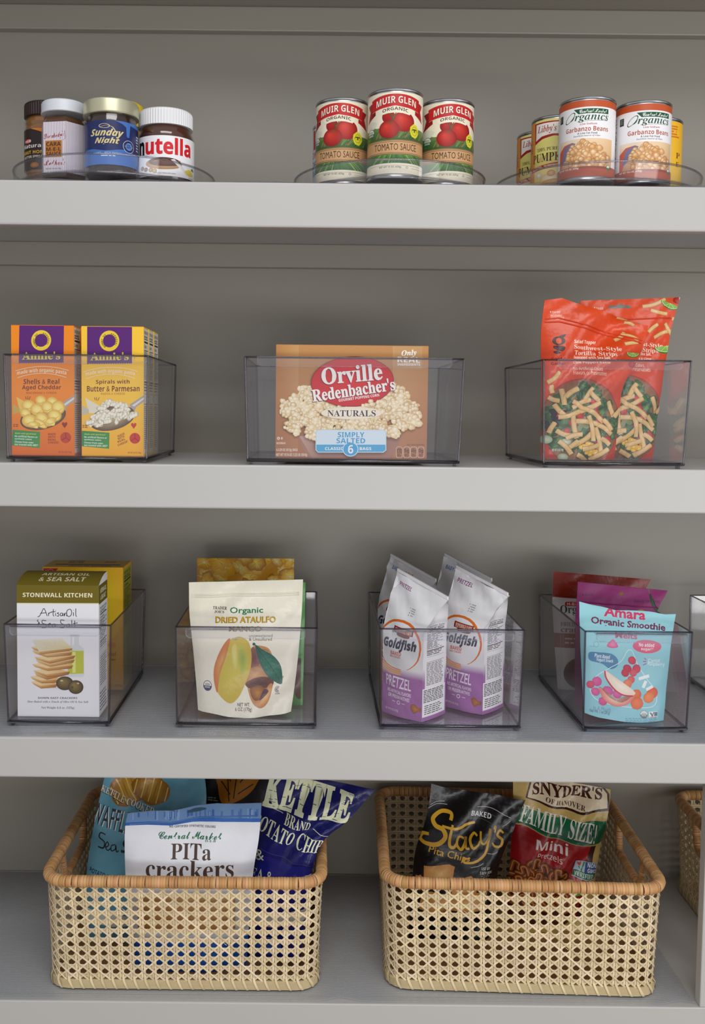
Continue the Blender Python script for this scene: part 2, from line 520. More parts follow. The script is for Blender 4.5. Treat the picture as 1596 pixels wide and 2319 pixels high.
class Grid:
    """surface patch P[row][column]; u runs along the columns, v down the rows; printed side given by flip"""
    def __init__(s, P, flip=False):
        s.P = np.asarray(P, float); s.nv, s.nu = s.P.shape[0] - 1, s.P.shape[1] - 1
        du = np.gradient(s.P, axis=1); dv = np.gradient(s.P, axis=0)
        n = np.cross(dv, du)
        l = np.linalg.norm(n, axis=2, keepdims=True); l[l < 1e-12] = 1
        s.N = n / l * (-1 if flip else 1)
    def at(s, uv):
        x = np.clip(uv[..., 0] * s.nu, 0, s.nu); y = np.clip(uv[..., 1] * s.nv, 0, s.nv)
        return x, y
    def faces(s):
        w = s.nu + 1
        F = []
        for j in range(s.nv):
            for i in range(s.nu):
                a, b, c, d = j * w + i, j * w + i + 1, (j + 1) * w + i + 1, (j + 1) * w + i
                F += [(a, c, b), (a, d, c)]
        return s.P.reshape(-1, 3), F, s.N.reshape(-1, 3)
    def art(s, A, lift=4e-5, step=2.2e-5):
        T = A.tris()
        for c in (0, 1): T = cut(T, 1, 0, c); T = cut(T, 0, 1, c)
        m = T[:, :, :2].mean(1); T = T[(m[:, 0] > 0) & (m[:, 0] < 1) & (m[:, 1] > 0) & (m[:, 1] < 1)]
        for i in range(1, s.nu): T = cut(T, 1, 0, i / s.nu)
        for j in range(1, s.nv): T = cut(T, 0, 1, j / s.nv)
        if s.nu > 1 or s.nv > 1:
            for k in range(-s.nv + 1, s.nu): T = cut(T, s.nu, -s.nv, k)
        a = (T[:, 1, 0] - T[:, 0, 0]) * (T[:, 2, 1] - T[:, 0, 1]) - (T[:, 1, 1] - T[:, 0, 1]) * (T[:, 2, 0] - T[:, 0, 0])
        T = T[np.abs(a) > 1e-10]
        m = T[:, :, :2].mean(1)                       # the cell triangle each piece lies in
        ci = np.clip((m[:, 0] * s.nu).astype(int), 0, s.nu - 1); cj = np.clip((m[:, 1] * s.nv).astype(int), 0, s.nv - 1)
        x = T[:, :, 0] * s.nu - ci[:, None]; y = T[:, :, 1] * s.nv - cj[:, None]
        upper = ((m[:, 0] * s.nu - ci) >= (m[:, 1] * s.nv - cj))[:, None, None]
        def interp(G):
            a, b, c, d = G[cj, ci][:, None], G[cj, ci + 1][:, None], G[cj + 1, ci + 1][:, None], G[cj + 1, ci][:, None]
            X = x[..., None]; Y = y[..., None]
            return np.where(upper, a + (b - a) * X + (c - b) * Y, a + (d - a) * Y + (c - d) * X)
        P = interp(s.P); N = interp(s.N)
        P = P + N * (lift + step * T[:, :, 2:3])
        return P, N, T[:, :, 3:6]

def flat(o, du, dv):
    """flat patch: corner o (top left), du to the right edge, dv to the bottom edge"""
    o, du, dv = (np.array(a, float) for a in (o, du, dv))
    g = Grid([[o, o + du], [o + dv, o + dv + du]])
    return g

def put(pk, grid, art, m='card', lift=4e-5, step=2.2e-5):
    P, N, C = grid.art(art, lift, step)
    return pk.soup(P, N, C, m)
# ------------------------------------------------------------------ the built-in shelving
mat('paint', (192, 191.5, 189.5), rough=0.38, spec=0.5, bump=(140, 0.05, 0.001))
mat('shaded_paint', (160, 155, 145), rough=0.36, spec=0.5, bump=(90, 0.06, 0.001))  # shelf paint made darker and warmer: the recess shade is in this colour
mat('floor_wood', (150, 120, 90), rough=0.5, noise=((120, 92, 66), 6, (1, 8, 1)))
XL, XR = -1.0, 1.1
WALL = 0.395
def trim(name, lo, hi, m='paint', bev=0.002, label=None):
    o = Pack().box(lo, hi, m, bev=bev).build(name); o['kind'] = 'structure'
    return o
trim('wall_back', (XL - .1, WALL, 0), (XR + .1, WALL + .05, 2.3), 'shaded_paint', 0)
trim('wall_left', (XL - .03, 0.0, 0), (XL, WALL, 2.3), 'shaded_paint', 0)
trim('wall_right', (XR, 0.0, 0), (XR + .03, WALL, 2.3), 'shaded_paint', 0)
trim('floor', (-2.4, -3.2, -0.05), (2.4, 0.5, 0), 'floor_wood', 0)
Z1 = W(800, 414.5, 0).z
Z2 = W(800, 1055.5, 0).z
Z3 = W(800, 1677, 0).z
Z4 = W(800, 2274, 0).z
ZT = W(0, 8, WALL - .019).z          # underside of the board above the frame
Z1b = W(800, 516.5, 0).z; Z2b = W(800, 1155.5, 0).z; Z3b = W(800, 1768.5, 0).z
def shelf(name, z, zb, cleat, label):
    t = empty(name, (0, 0, z), 0, label, 'shelf')
    Pack().box((XL, 0.019, -0.019), (XR, WALL, 0), 'paint').build('shelf_board', t)
    Pack().box((XL, 0, zb - z), (XR, 0.019, 0), 'paint', bev=0.0025).build('front_edge', t)
    return t
shelf('pantry_shelf', Z1, Z1b, 1, 'painted greige shelf at the top, carrying the three round turntables')
shelf('pantry_shelf', Z2, Z2b, 1, 'painted greige shelf carrying the three wide clear bins')
shelf('pantry_shelf', Z3, Z3b, 0, 'painted greige shelf with ribbed liner carrying the row of narrow deep bins')
CB1 = W(0, 599, WALL - .019).z; CB0 = W(0, 64, WALL - .019).z
trim('trim_1', (XL, WALL - .019, CB1), (XR, WALL, Z1 - .019), 'shaded_paint')
trim('trim_2', (XL, WALL - .019, CB0), (XR, WALL, ZT), 'shaded_paint')
trim('ceiling', (XL, 0.02, ZT), (XR, WALL, ZT + .02), 'shaded_paint')
# bottom shelf with its rail and the upright of the face frame
t = empty('base_shelf', (0, 0, Z4), 0, 'lowest painted shelf, on which the cane baskets stand', 'shelf')
Pack().box((XL, 0.019, -0.019), (XR, WALL, 0), 'paint').build('shelf_board', t)
Pack().box((XL, 0, -0.14), (XR, 0.019, 0), 'paint', bev=0.0015).build('front_rail', t)
sx = W(1586, 2240, 0).x
trim('trim_3', (sx, 0.0005, Z4), (sx + .06, 0.0195, Z3b), bev=0.0015)
trim('baseboard_front', (XL, 0.001, 0), (XR, 0.02, Z4 - .14), bev=0.001)

# ------------------------------------------------------------------ clear ribbed liners
def liner(z, x0, x1, y0, label, humps, pitch=0.0042, amp=0.0028, fall=0.035):
    y1 = WALL - 0.004; nx = 150; V = []; F = [[], []]
    prof = []; n = int((y1 - y0) / pitch)
    for k in range(n): prof += [(k * pitch, 0), (k * pitch + pitch * .58, 0), (k * pitch + pitch * .79, .0009)]
    m = len(prof)
    for i in range(nx + 1):
        x = x0 + (x1 - x0) * i / nx
        h = sum(math.exp(-((x - a) / w) ** 2) for a, w in humps)
        for t, e in prof:
            V.append((x, y0 + t + 0.006 * h * math.exp(-t / 0.03), z + 0.0004 + amp * h * math.exp(-t / fall) + e))
    for i in range(nx):
        for j in range(m - 1):
            a = i * m + j
            F[0 if j % 3 == 0 else 1].append((a, a + m, a + m + 1, a + 1))
    N = smooth_n(V, F[0] + F[1])
    o = Pack().add(V, F[0], 'liner_plastic', N=N).add(V, F[1], 'liner_ridge', N=N).build('shelf_liner')
    tag(o, label, 'liner')
    return o
liner(Z1, XL + .003, sx - .004, 0.003, 'clear ribbed plastic liner on the top shelf under the turntables', [(-0.36, .03), (-0.235, .035), (-.07, .025), (.28, .05), (.53, .05)], amp=0.0036, fall=0.016)
liner(Z3, XL + .003, XR - .003, 0.003, 'clear ribbed liner under the row of narrow bins', [(-.34, .05), (-.12, .06), (.12, .05), (.33, .06)], amp=0.0016)
liner(Z4, XL + .003, sx - .004, 0.004, 'clear ribbed liner under the cane baskets', [(.047, .02), (.535, .02)], amp=0.003)
# ------------------------------------------------------------------ clear bins and turntables
def hexa(pk, b, t, m):
    """slab from bottom ring b and top ring t (4 points each, counter-clockwise from above)"""
    V = list(b) + list(t)
    pk.add(V, [(3, 2, 1, 0), (4, 5, 6, 7), (0, 1, 5, 4), (1, 2, 6, 5), (2, 3, 7, 6), (3, 0, 4, 7)], m)

LINER = 0.0016
def clear_bin(fl, fr, bl, br, y, depth, zs, label, group=None, liner=True, dfl=0.004, rot=0.0, lip=0.84):
    """fl, fr: pixels of the front top corners, bl, br: of the front bottom corners; y: depth of the front foot"""
    a, b, c, d = W(*fl, y - dfl), W(*fr, y - dfl), W(*bl, y), W(*br, y)
    z0 = zs + (LINER if liner else 0.0)
    zt = (a.z + b.z) / 2 - z0
    wt, wb = b.x - a.x, d.x - c.x
    xc = (a.x + b.x + c.x + d.x) / 4
    root = empty('storage_bin', (xc, y, z0), rot, label, 'bin', group)
    t = 0.0026; fb = 0.0062                                # wall thickness, height of the floor above the shelf
    D = depth; e = dfl
    ht, hb = wt / 2, wb / 2
    ob = [(-hb, 0, fb), (hb, 0, fb), (hb, D, fb), (-hb, D, fb)]
    ot = [(-ht, -e, zt), (ht, -e, zt), (ht, D + e, zt), (-ht, D + e, zt)]
    ib = [(-hb + t, t, fb), (hb - t, t, fb), (hb - t, D - t, fb), (-hb + t, D - t, fb)]
    it = [(-ht + t, t - e, zt), (ht - t, t - e, zt), (ht - t, D + e - t, zt), (-ht + t, D + e - t, zt)]
    for name, i, j in (('front_panel', 0, 1), ('side_panel', 1, 2), ('back_panel', 2, 3), ('side_panel', 3, 0)):
        pk = Pack(); hexa(pk, [ob[i], ob[j], ib[j], ib[i]], [ot[i], ot[j], it[j], it[i]], 'acrylic')
        if name == 'side_panel':                           # moulded divider ribs
            s = 1 if i == 1 else -1
            for q in (0.47, 0.53):
                x0, x1 = s * (hb - t), s * (ht - t); yq = D * q
                pk.add([(x0, yq, fb), (x0 - s * .0014, yq + .001, fb), (x0, yq + .002, fb), (x1, yq, zt * .86), (x1 - s * .0014, yq + .001, zt * .86), (x1, yq + .002, zt * .86)],
                       [(0, 1, 4, 3), (1, 2, 5, 4)], 'acrylic_lip')
        pk.build(name, root)
    Pack().box((-hb + t, t, fb), (hb - t, D - t, fb + t), 'acrylic').build('base_panel', root)
    pk = Pack()
    for ring, r, em in ((ot, .0013, 'acrylic_edge'), (ob, .0025, 'acrylic_dark')):
        V, F = tube(ring, r, 8, True); pk.add(V, F, em, smooth=True)
    for i in range(4):
        V, F = tube([ob[i], ot[i]], .0015, 8); pk.add(V, F, 'acrylic_edge', smooth=True)
    pk.build('rim', root)
    # turned-over pull at the front
    hw = ht * lip; p = 0.015; lh = 0.0125; pk = Pack()
    pk.box((-hw, -e - p, zt - .0022), (hw, -e, zt - .0002), 'acrylic')
    r = 0.006; prof = [(-hw, zt)]
    for k in range(6):
        q = PI / 2 * k / 5; prof.append((-hw + r - r * math.cos(q), zt - lh + r - r * math.sin(q)))
    for k in range(6):
        q = PI / 2 * k / 5; prof.append((hw - r + r * math.sin(q), zt - lh + r - r * math.cos(q)))
    prof.append((hw, zt))
    n = len(prof); y0, y1 = -e - p, -e - p + .002
    V = [(x, y0, z) for x, z in prof] + [(x, y1, z) for x, z in prof]
    pk.add(V, [tuple(range(n)), tuple(range(2 * n - 1, n - 1, -1))] + [(i, i + n, (i + 1) % n + n, (i + 1) % n) for i in range(n)], 'acrylic_lip')
    V, F = tube([(x, (y0 + y1) / 2, z) for x, z in prof], .0008, 6); pk.add(V, F, 'acrylic_lip', smooth=True)
    V, F = tube([(-hw, y1, zt), (hw, y1, zt)], .0009, 6); pk.add(V, F, 'acrylic_edge', smooth=True)
    pk.build('handle', root)
    for sxx in (-1, 1):
        for yy in (.004, D - .014):
            x = sxx * (hb - .0045)
            Pack().box((x - .0017, yy, 0), (x + .0017, yy + .010, fb - .001), 'acrylic_edge').build('foot', root)
    for yy in (.0055, D - .0075):
        pk = Pack(); xs = hb - .007
        V = [(-xs, yy, fb), (xs, yy, fb), (xs, yy, 0.0005), (xs * .72, yy, 0.0005), (xs * .66, yy, .0035), (-xs * .66, yy, .0035), (-xs * .72, yy, 0.0005), (-xs, yy, 0.0005)]
        V2 = [(x, y + .002, z) for x, y, z in V]
        pk.add(V + V2, [(0, 5, 4, 1), (1, 4, 3, 2), (0, 7, 6, 5), (9, 12, 13, 8), (10, 11, 12, 9), (13, 14, 15, 8)] + [(i, (i + 1) % 8, (i + 1) % 8 + 8, i + 8) for i in range(8)], 'acrylic_lip')
        pk.build('skirt', root)
    root['zf'] = z0 + fb + t
    return root

def turntable(pxc, y, R_, zs, label):
    c = W(pxc, 400, y)
    root = empty('turntable', (c.x, y, zs + LINER), 0, label, 'turntable', None)
    k = R_ - 0.143
    pk = Pack(); add_lathe(pk, [(0, 0.0), (.108, 0.0), (.110, .002), (.110, .010), (.104, .0125), (0, .0125)], 'acrylic_lip', n=96); pk.build('base', root)
    pk = Pack(); add_lathe(pk, [(0, .0125), (R_ - .006, .0125), (R_ - .001, .015), (R_ - .002, .0178), (R_ - .01, .0182), (0, .0182)], 'acrylic', n=128)
    V, F = tube([((R_ - .004) * math.cos(2 * PI * i / 96), (R_ - .004) * math.sin(2 * PI * i / 96), .0152) for i in range(96)], .0018, 6, True)
    pk.add(V, F, 'rim_edge', smooth=True); pk.build('tray', root)
    pk = Pack(); add_lathe(pk, [(R_ - .004, .016), (R_, .0375), (R_ - .0006, .0392), (R_ - .0028, .0392), (R_ - .0032, .0375), (R_ - .0068, .0182)], 'acrylic', n=128)
    V, F = tube([((R_ - .0012) * math.cos(2 * PI * i / 128), (R_ - .0012) * math.sin(2 * PI * i / 128), 0.039) for i in range(128)], .0016, 6, True)
    pk.add(V, F, 'rim_edge', smooth=True); pk.build('rim', root)
    return root

# ------------------------------------------------------------------ packages
def crop(x0, y0, s):
    f = lambda p: (x0 + p[0] / s, y0 + p[1] / s)
    f.inv = lambda y: (y - y0) * s
    return f

NUTRI = (238, 236, 228)
def facts(a, x0, y0, x1, y1, seed=2, rows=26, ink=(40, 36, 34), paper=(240, 238, 232), head=True):
    """a nutrition panel: heading, heavy rules and rows of small print"""
    a.rect(x0, y0, x1, y1, paper); h = y1 - y0; w = x1 - x0; m = w * .06
    if head: a.text('Nutrition Facts', 'b', x0 + m, y0 + h * .012, x1 - m, y0 + h * .045, ink)
    for f, t in ((.055, .003), (.10, .014), (.17, .006), (.42, .012), (.52, .003), (.60, .005)):
        a.rect(x0 + m, y0 + h * f, x1 - m, y0 + h * (f + t), ink)
    a.fine(x0 + m, y0 + h * .062, x1 - m, y0 + h * .095, 2, ink, .55, seed, 4)
    a.text('Calories', 'b', x0 + m, y0 + h * .125, x0 + w * .6, y0 + h * .155, ink)
    a.fine(x0 + m, y0 + h * .182, x1 - m, y0 + h * .41, rows // 2, ink, .45, seed + 1, 3.4, .5)
    a.fine(x0 + m, y0 + h * .44, x1 - m, y0 + h * .51, 3, ink, .45, seed + 2, 4)
    a.fine(x0 + m, y0 + h * .62, x1 - m, y0 + h * .97, rows // 2, (90, 86, 84), .42, seed + 3, 6, .2)
    return a

def carton(name, label, cat, q, cp, y, depth, zf, art, side=None, top=None, body=(230, 180, 40), group=None, m='card', roll=None, left=None, extra=0.0):
    """straight folding box; q: drawing-frame corners of the front face"""
    P = [W(*cp(p), y) for p in q]
    w = ((P[1].x - P[0].x) + (P[2].x - P[3].x)) / 2; xc = sum(p.x for p in P) / 4
    zt = (P[0].z + P[1].z) / 2; h = zt - zf
    pk = Pack()
    x0, x1 = -w / 2, w / 2
    pk.box((x0, 0, 0), (x1, depth, h), m, body, skip=('top',) if roll else ())
    put(pk, flat((x0, 0, h), (w, 0, 0), (0, 0, -h)), art, m)
    if side: put(pk, flat((x1, 0, h), (0, depth, 0), (0, 0, -h)), side, m)
    if left: put(pk, flat((x0, depth, h), (0, -depth, 0), (0, 0, -h)), left, m)
    o = pk.build(name, None, (xc, y, zf))
    tag(o, label, cat, group)
    tp = Pack()
    if roll:                                               # lid that curves up and back from the front edge
        n = 10; pr = [(depth * k / n, h + roll * math.sin(PI / 2 * min(1, 1.25 * k / n)) ** .8) for k in range(n + 1)]
        G = Grid([[(x0 + w * i / 6, yy, zz) for i in range(7)] for yy, zz in reversed(pr)])
        tp.add(*G.faces()[:2], m, body, N=G.faces()[2])
        if top: put(tp, G, top, m)
        for x, s in ((x0, -1), (x1, 1)):
            V = [(x, yy, zz) for yy, zz in pr] + [(x, depth, h), (x, 0, h)]
            tp.add(V, [tuple(range(len(V)))[::s]], m, body)
    else:
        tp.box((x0 + .0004, .0004, h), (x1 - .0004, depth - .0004, h + .0007), m, body)
        if top: put(tp, flat((x0 + .0004, depth - .0004, h + .0007), (w - .0008, 0, 0), (0, -depth + .0008, 0)), top, m)
    tp.build('top_flap', o)
    return o

def sample(poly, n):
    p = [np.array(a, float) for a in poly]
    if len(p) > 2: p = [np.array(a) for a in spline(p, 6)]
    L = [0]
    for a, b in zip(p, p[1:]): L.append(L[-1] + np.linalg.norm(b - a))
    out = []
    for k in range(n + 1):
        t = L[-1] * k / n
        i = max(0, min(len(p) - 2, int(np.searchsorted(L, t)) - 1)); s = (t - L[i]) / max(1e-9, L[i + 1] - L[i])
        out.append(p[i] + (p[i + 1] - p[i]) * s)
    return out

def pouch(name, label, cat, left, right, cp, yt, yb, art, bulge=0.02, back=0.012, m='film', body=(200, 200, 200), group=None, top=None, bottom=None,
          foot=0.55, wr=0.0012, seed=1, nu=18, nv=22, seal=None, ybow=0.0, crimp=0.05, dx=(0, 0), zip_at=None, zfloor=None, pu=.55, crimp_b=0.0, yl=(0, 0)):
    """soft bag: left and right outlines (drawing frame, top to bottom), lens-side depth at the top yt and at the bottom yb; art drawn in the same frame.
    yl: extra depth at the left and at the right edge"""
    if zfloor is not None and not bottom:                   # run the outlines down to the surface the bag stands on
        out = []
        for e in (left, right):
            (xa, ya), (xb, yb_) = e[-2], e[-1]; a_, b_ = W(*cp((xb, yb_)), yb), W(*cp((xb, yb_ + 100)), yb)
            y2 = yb_ + 100 * (a_.z - zfloor) / (a_.z - b_.z)
            out.append(list(e[:-1]) + [(xb + (xb - xa) / (yb_ - ya) * (y2 - yb_), y2)])
        left, right = out
    L = sample(left, nv); Rr = sample(right, nv); rr = random.Random(seed)
    ph = [(rr.uniform(2, 7), rr.uniform(2, 7), rr.uniform(0, 6.3), rr.uniform(.4, 1)) for _ in range(7)]
    F = np.zeros((nv + 1, nu + 1, 3)); B = np.zeros_like(F)
    def tops(u, lst):
        if not lst: return 0
        x = u * (len(lst) - 1); i = min(int(x), len(lst) - 2); return lst[i] + (lst[i + 1] - lst[i]) * (x - i)
    for j in range(nv + 1):
        v = j / nv
        y = yt + (yb - yt) * v + ybow * math.sin(PI * v)
        for i in range(nu + 1):
            u = i / nu
            p = L[j] * (1 - u) + Rr[j] * u
            dy = tops(u, top) * max(0, 1 - v * 3.0) + tops(u, bottom) * max(0, (v - .75) * 4)
            w = W(*cp((p[0], p[1] + dy)), y + yl[0] * (1 - u) + yl[1] * u)
            if v < crimp: k = 0.0
            elif v > 1 - crimp_b: k = 0.0
            else:
                vv = (v - crimp) / (1 - crimp - crimp_b)
                k = min(1.0, math.sin(min(1.0, vv / 0.62) * PI / 2))
                k *= (1 - (1 - foot) * max(0, (vv - .62) / .38) ** 2)
            su = max(0.0, math.sin(PI * u)) ** pu
            wrk = sum(a * math.sin(f * u * 3 + g * v * 4 + q) for f, g, q, a in ph) * wr * (0.35 + 0.65 * su) * (1 if v > .04 else .3)
            n = np.array((0, -1, 0.0))
            F[j, i] = np.array(w) + n * (bulge * k * su + wrk + 0.0006)
            B[j, i] = np.array(w) + n * (-back * k * su + wrk - 0.0006)
    if zfloor is not None:
        low = F[:, :, 2].min()
        F[:, :, 2] += zfloor - low; B[:, :, 2] += zfloor - low
    o0 = F[nv, nu // 2].copy(); F -= o0; B -= o0
    G = Grid(F); H = Grid(B, flip=True)
    pk = Pack()
    V, fc, N = G.faces(); pk.add(V, fc, m, body, N=N)
    V, fc, N = H.faces(); pk.add(V, [f[::-1] for f in fc], m, body, N=N)
    rim = lambda a, b, fl: pk.add(list(a) + list(b), [((i, i + 1, len(a) + i + 1, len(a) + i) if not fl else (i, len(a) + i, len(a) + i + 1, i + 1)) for i in range(len(a) - 1)], m, body)
    rim(F[:, 0], B[:, 0], True); rim(F[:, nu], B[:, nu], False); rim(F[0], B[0], False); rim(F[nv], B[nv], True)
    art.warp = (np.array(L), np.array(Rr), lambda u, v: tops(u, top) * max(0, 1 - v * 3.0) + tops(u, bottom) * max(0, (v - .75) * 4))
    put(pk, G, art, m, 6e-5, 2.2e-5)
    o = pk.build(name, None, tuple(o0)); tag(o, label, cat, group)
    if zip_at is not None:                                  # press-to-close strip
        for k, z in enumerate(zip_at if isinstance(zip_at, (list, tuple)) else [zip_at]):
            r = []
            for i in range(nu * 2 + 1):
                x = 0.03 + 0.94 * i / (nu * 2); yv = z * nv; j = min(int(yv), nv - 1); f = yv - j; xi = x * nu; ii = min(int(xi), nu - 1); g = xi - ii
                r.append((F[j, ii] * (1 - f) + F[j + 1, ii] * f) * (1 - g) + (F[j, ii + 1] * (1 - f) + F[j + 1, ii + 1] * f) * g - np.array((0, .0004, 0)))
            V, fc = tube(r, .0011, 6); Pack().add(V, fc, m, seal or body, smooth=True).build('zip_strip', o)
    return o

def face(x, y):
    return math.atan2(-x, y + DIST)

def can(name, label, px, y, R_, zb, zt, art, body, group=None, rot=0.0, cat='can', labz=(.045, .955)):
    """tin can; art frame: x = arc length, -pi*100..pi*100, y = 0 (top of the label)..1000 (bottom)"""
    c = W(px, 320, y); h = zt - zb
    root = empty(name, (c.x, y, zb), rot + face(c.x, y), label, cat, group)
    pk = Pack(); r = R_
    add_lathe(pk, [(0, .004), (r - .006, .004), (r - .005, .0005), (r, 0), (r + .0008, .0012), (r + .0006, .003), (r - .0005, .0036), (r - .0006, h - .0036), (r + .0006, h - .003),
                   (r + .0008, h - .0012), (r, h), (r - .002, h), (r - .0028, h - .004), (0, h - .004)], 'tin', n=72)
    pk.build('tin_body', root)
    z0, z1 = h * labz[0], h * labz[1]; rl = r + .0002; n = 72
    G = Grid([[(rl * math.sin(a), -rl * math.cos(a), z) for a in [-PI + 2 * PI * i / n for i in range(n + 1)]] for z in (z1, z0)])
    pk = Pack(); V, F, N = G.faces()
    pk.add(V, F, 'label', body, N=N); put(pk, G, art, 'label', 4e-5, 1.6e-5)
    pk.build('paper_label', root)
    return root
CANQ = [(-314.16, 0), (314.16, 0), (314.16, 1000), (-314.16, 1000)]

def jar(name, label, px, y, prof, m_in, lid, cat='jar', rot=0.0, zb=None, top=None):
    """filled glass jar; prof: outside (r, z); lid: (r, z0, z1, material, ribs)"""
    c = W(px, 320, y)
    root = empty(name, (c.x, y, zb), rot + face(c.x, y), label, cat)
    k = (top - zb) / lid[2] if top else 1.0
    prof = [(r, z * k) for r, z in prof]; lid = (lid[0], lid[1] * k, lid[2] * k, lid[3], lid[4]); root['k'] = k
    pk = Pack(); add_lathe(pk, [(0, .001)] + [(max(0, r - .0018), z) for r, z in prof] + [(0, prof[-1][1])], m_in, n=72); pk.build('contents', root)
    pk = Pack(); add_lathe(pk, [(0, 0)] + list(prof), 'clear_glass', n=72); pk.build('glass', root)
    r, z0, z1, lm, ribs = lid
    pk = Pack()
    if ribs:
        n = ribs * 4; P = [(r, z0), (r, z0 + .001), (r, z1 - .004), (r - .001, z1 - .0015), (r - .003, z1), (0, z1)]
        V, F = lathe(P, n); V = np.array(V)
        for i in range(n):
            k = 1 - 0.018 * (i % 4 in (0, 1))
            V[i * 6 + 1:i * 6 + 3, :2] *= k
        pk.add(V, F, lm, smooth=False)
        V2, F2 = lathe([(0, z0), (r, z0)], 48); pk.add(V2, F2, lm)
    else:
        add_lathe(pk, [(0, z0), (r, z0), (r + .0006, z0 + .0012), (r, z0 + .0025), (r, z1 - .003), (r - .0012, z1 - .0008), (r - .004, z1), (r - .006, z1 - .0006), (0, z1 - .0006)], lm, n=72)
    pk.build('lid', root)
    root['r'] = prof[0][0]
    return root

def wrap_label(root, R0, z0, z1, art, body, a0=-PI, a1=PI, m='label', n=72, R1=None):
    z0, z1 = z0 * root['k'], z1 * root['k']
    G = Grid([[(rr * math.sin(a), -rr * math.cos(a), z) for a in [a0 + (a1 - a0) * i / n for i in range(n + 1)]] for z, rr in ((z1, R1 or R0), (z0, R0))])
    pk = Pack(); V, F, N = G.faces(); pk.add(V, F, m, body, N=N)
    if art: put(pk, G, art, m, 4e-5, 1.6e-5)
    return pk.build('paper_label', root)
LABQ = lambda a0, a1: [(a0 * 100, 0), (a1 * 100, 0), (a1 * 100, 1000), (a0 * 100, 1000)]

def ring_text(a, t, style, cx, cy, r, mid, step, size, col, inside=False):
    n = len(t)
    for i, ch in enumerate(t):
        if ch == ' ': continue
        ang = mid + (i - (n - 1) / 2) * step * (-1 if inside else 1)
        q = math.radians(ang); v, f = glyphs(ch, style)
        if len(f) == 0: continue
        lo = v.min(0); hi = v.max(0); w = (v - np.array([(lo[0] + hi[0]) / 2, -.34])) * size
        rot = q if not inside else q + PI
        X = w[:, 0] * math.cos(rot) - w[:, 1] * math.sin(rot); Y = w[:, 0] * math.sin(rot) + w[:, 1] * math.cos(rot)
        a._put(np.stack([X + cx + r * math.sin(q), Y + cy - r * math.cos(q)], 1), f, col)

def usda(a, cx, cy, r, c1=(40, 110, 70), c2=(235, 235, 225)):
    a.ell(cx, cy, r, r, c1); a.ell(cx, cy, r * .9, r * .9, c2); a.ell(cx, cy, r * .9, r * .9, c1, a0=0, a1=180)
    a.text('USDA', 'b', cx - r * .6, cy - r * .5, cx + r * .6, cy - r * .08, c1)
    a.text('ORGANIC', 'b', cx - r * .66, cy + r * .12, cx + r * .66, cy + r * .42, c2)
# ================================================================== shelf with the three wide bins
cD = crop(0, 700, 3.8); cE = crop(530, 750, 2.902); cF = crop(1120, 640, 3.353)
bA = clear_bin((9, 803), (335, 806), (18, 1040), (332, 1043), .016, .262, Z2, 'wide clear bin holding the orange and yellow pasta boxes', liner=False)
bB = clear_bin((554, 809), (1050, 813), (561, 1049), (1038, 1053), .013, .262, Z2, 'widest clear bin, around the popcorn box', liner=False, lip=.88)
bC = clear_bin((1232, 814), (1566, 819), (1229, 1053), (1545, 1057), .013, .262, Z2, 'clear bin holding the red tortilla strip pouches', liner=False)

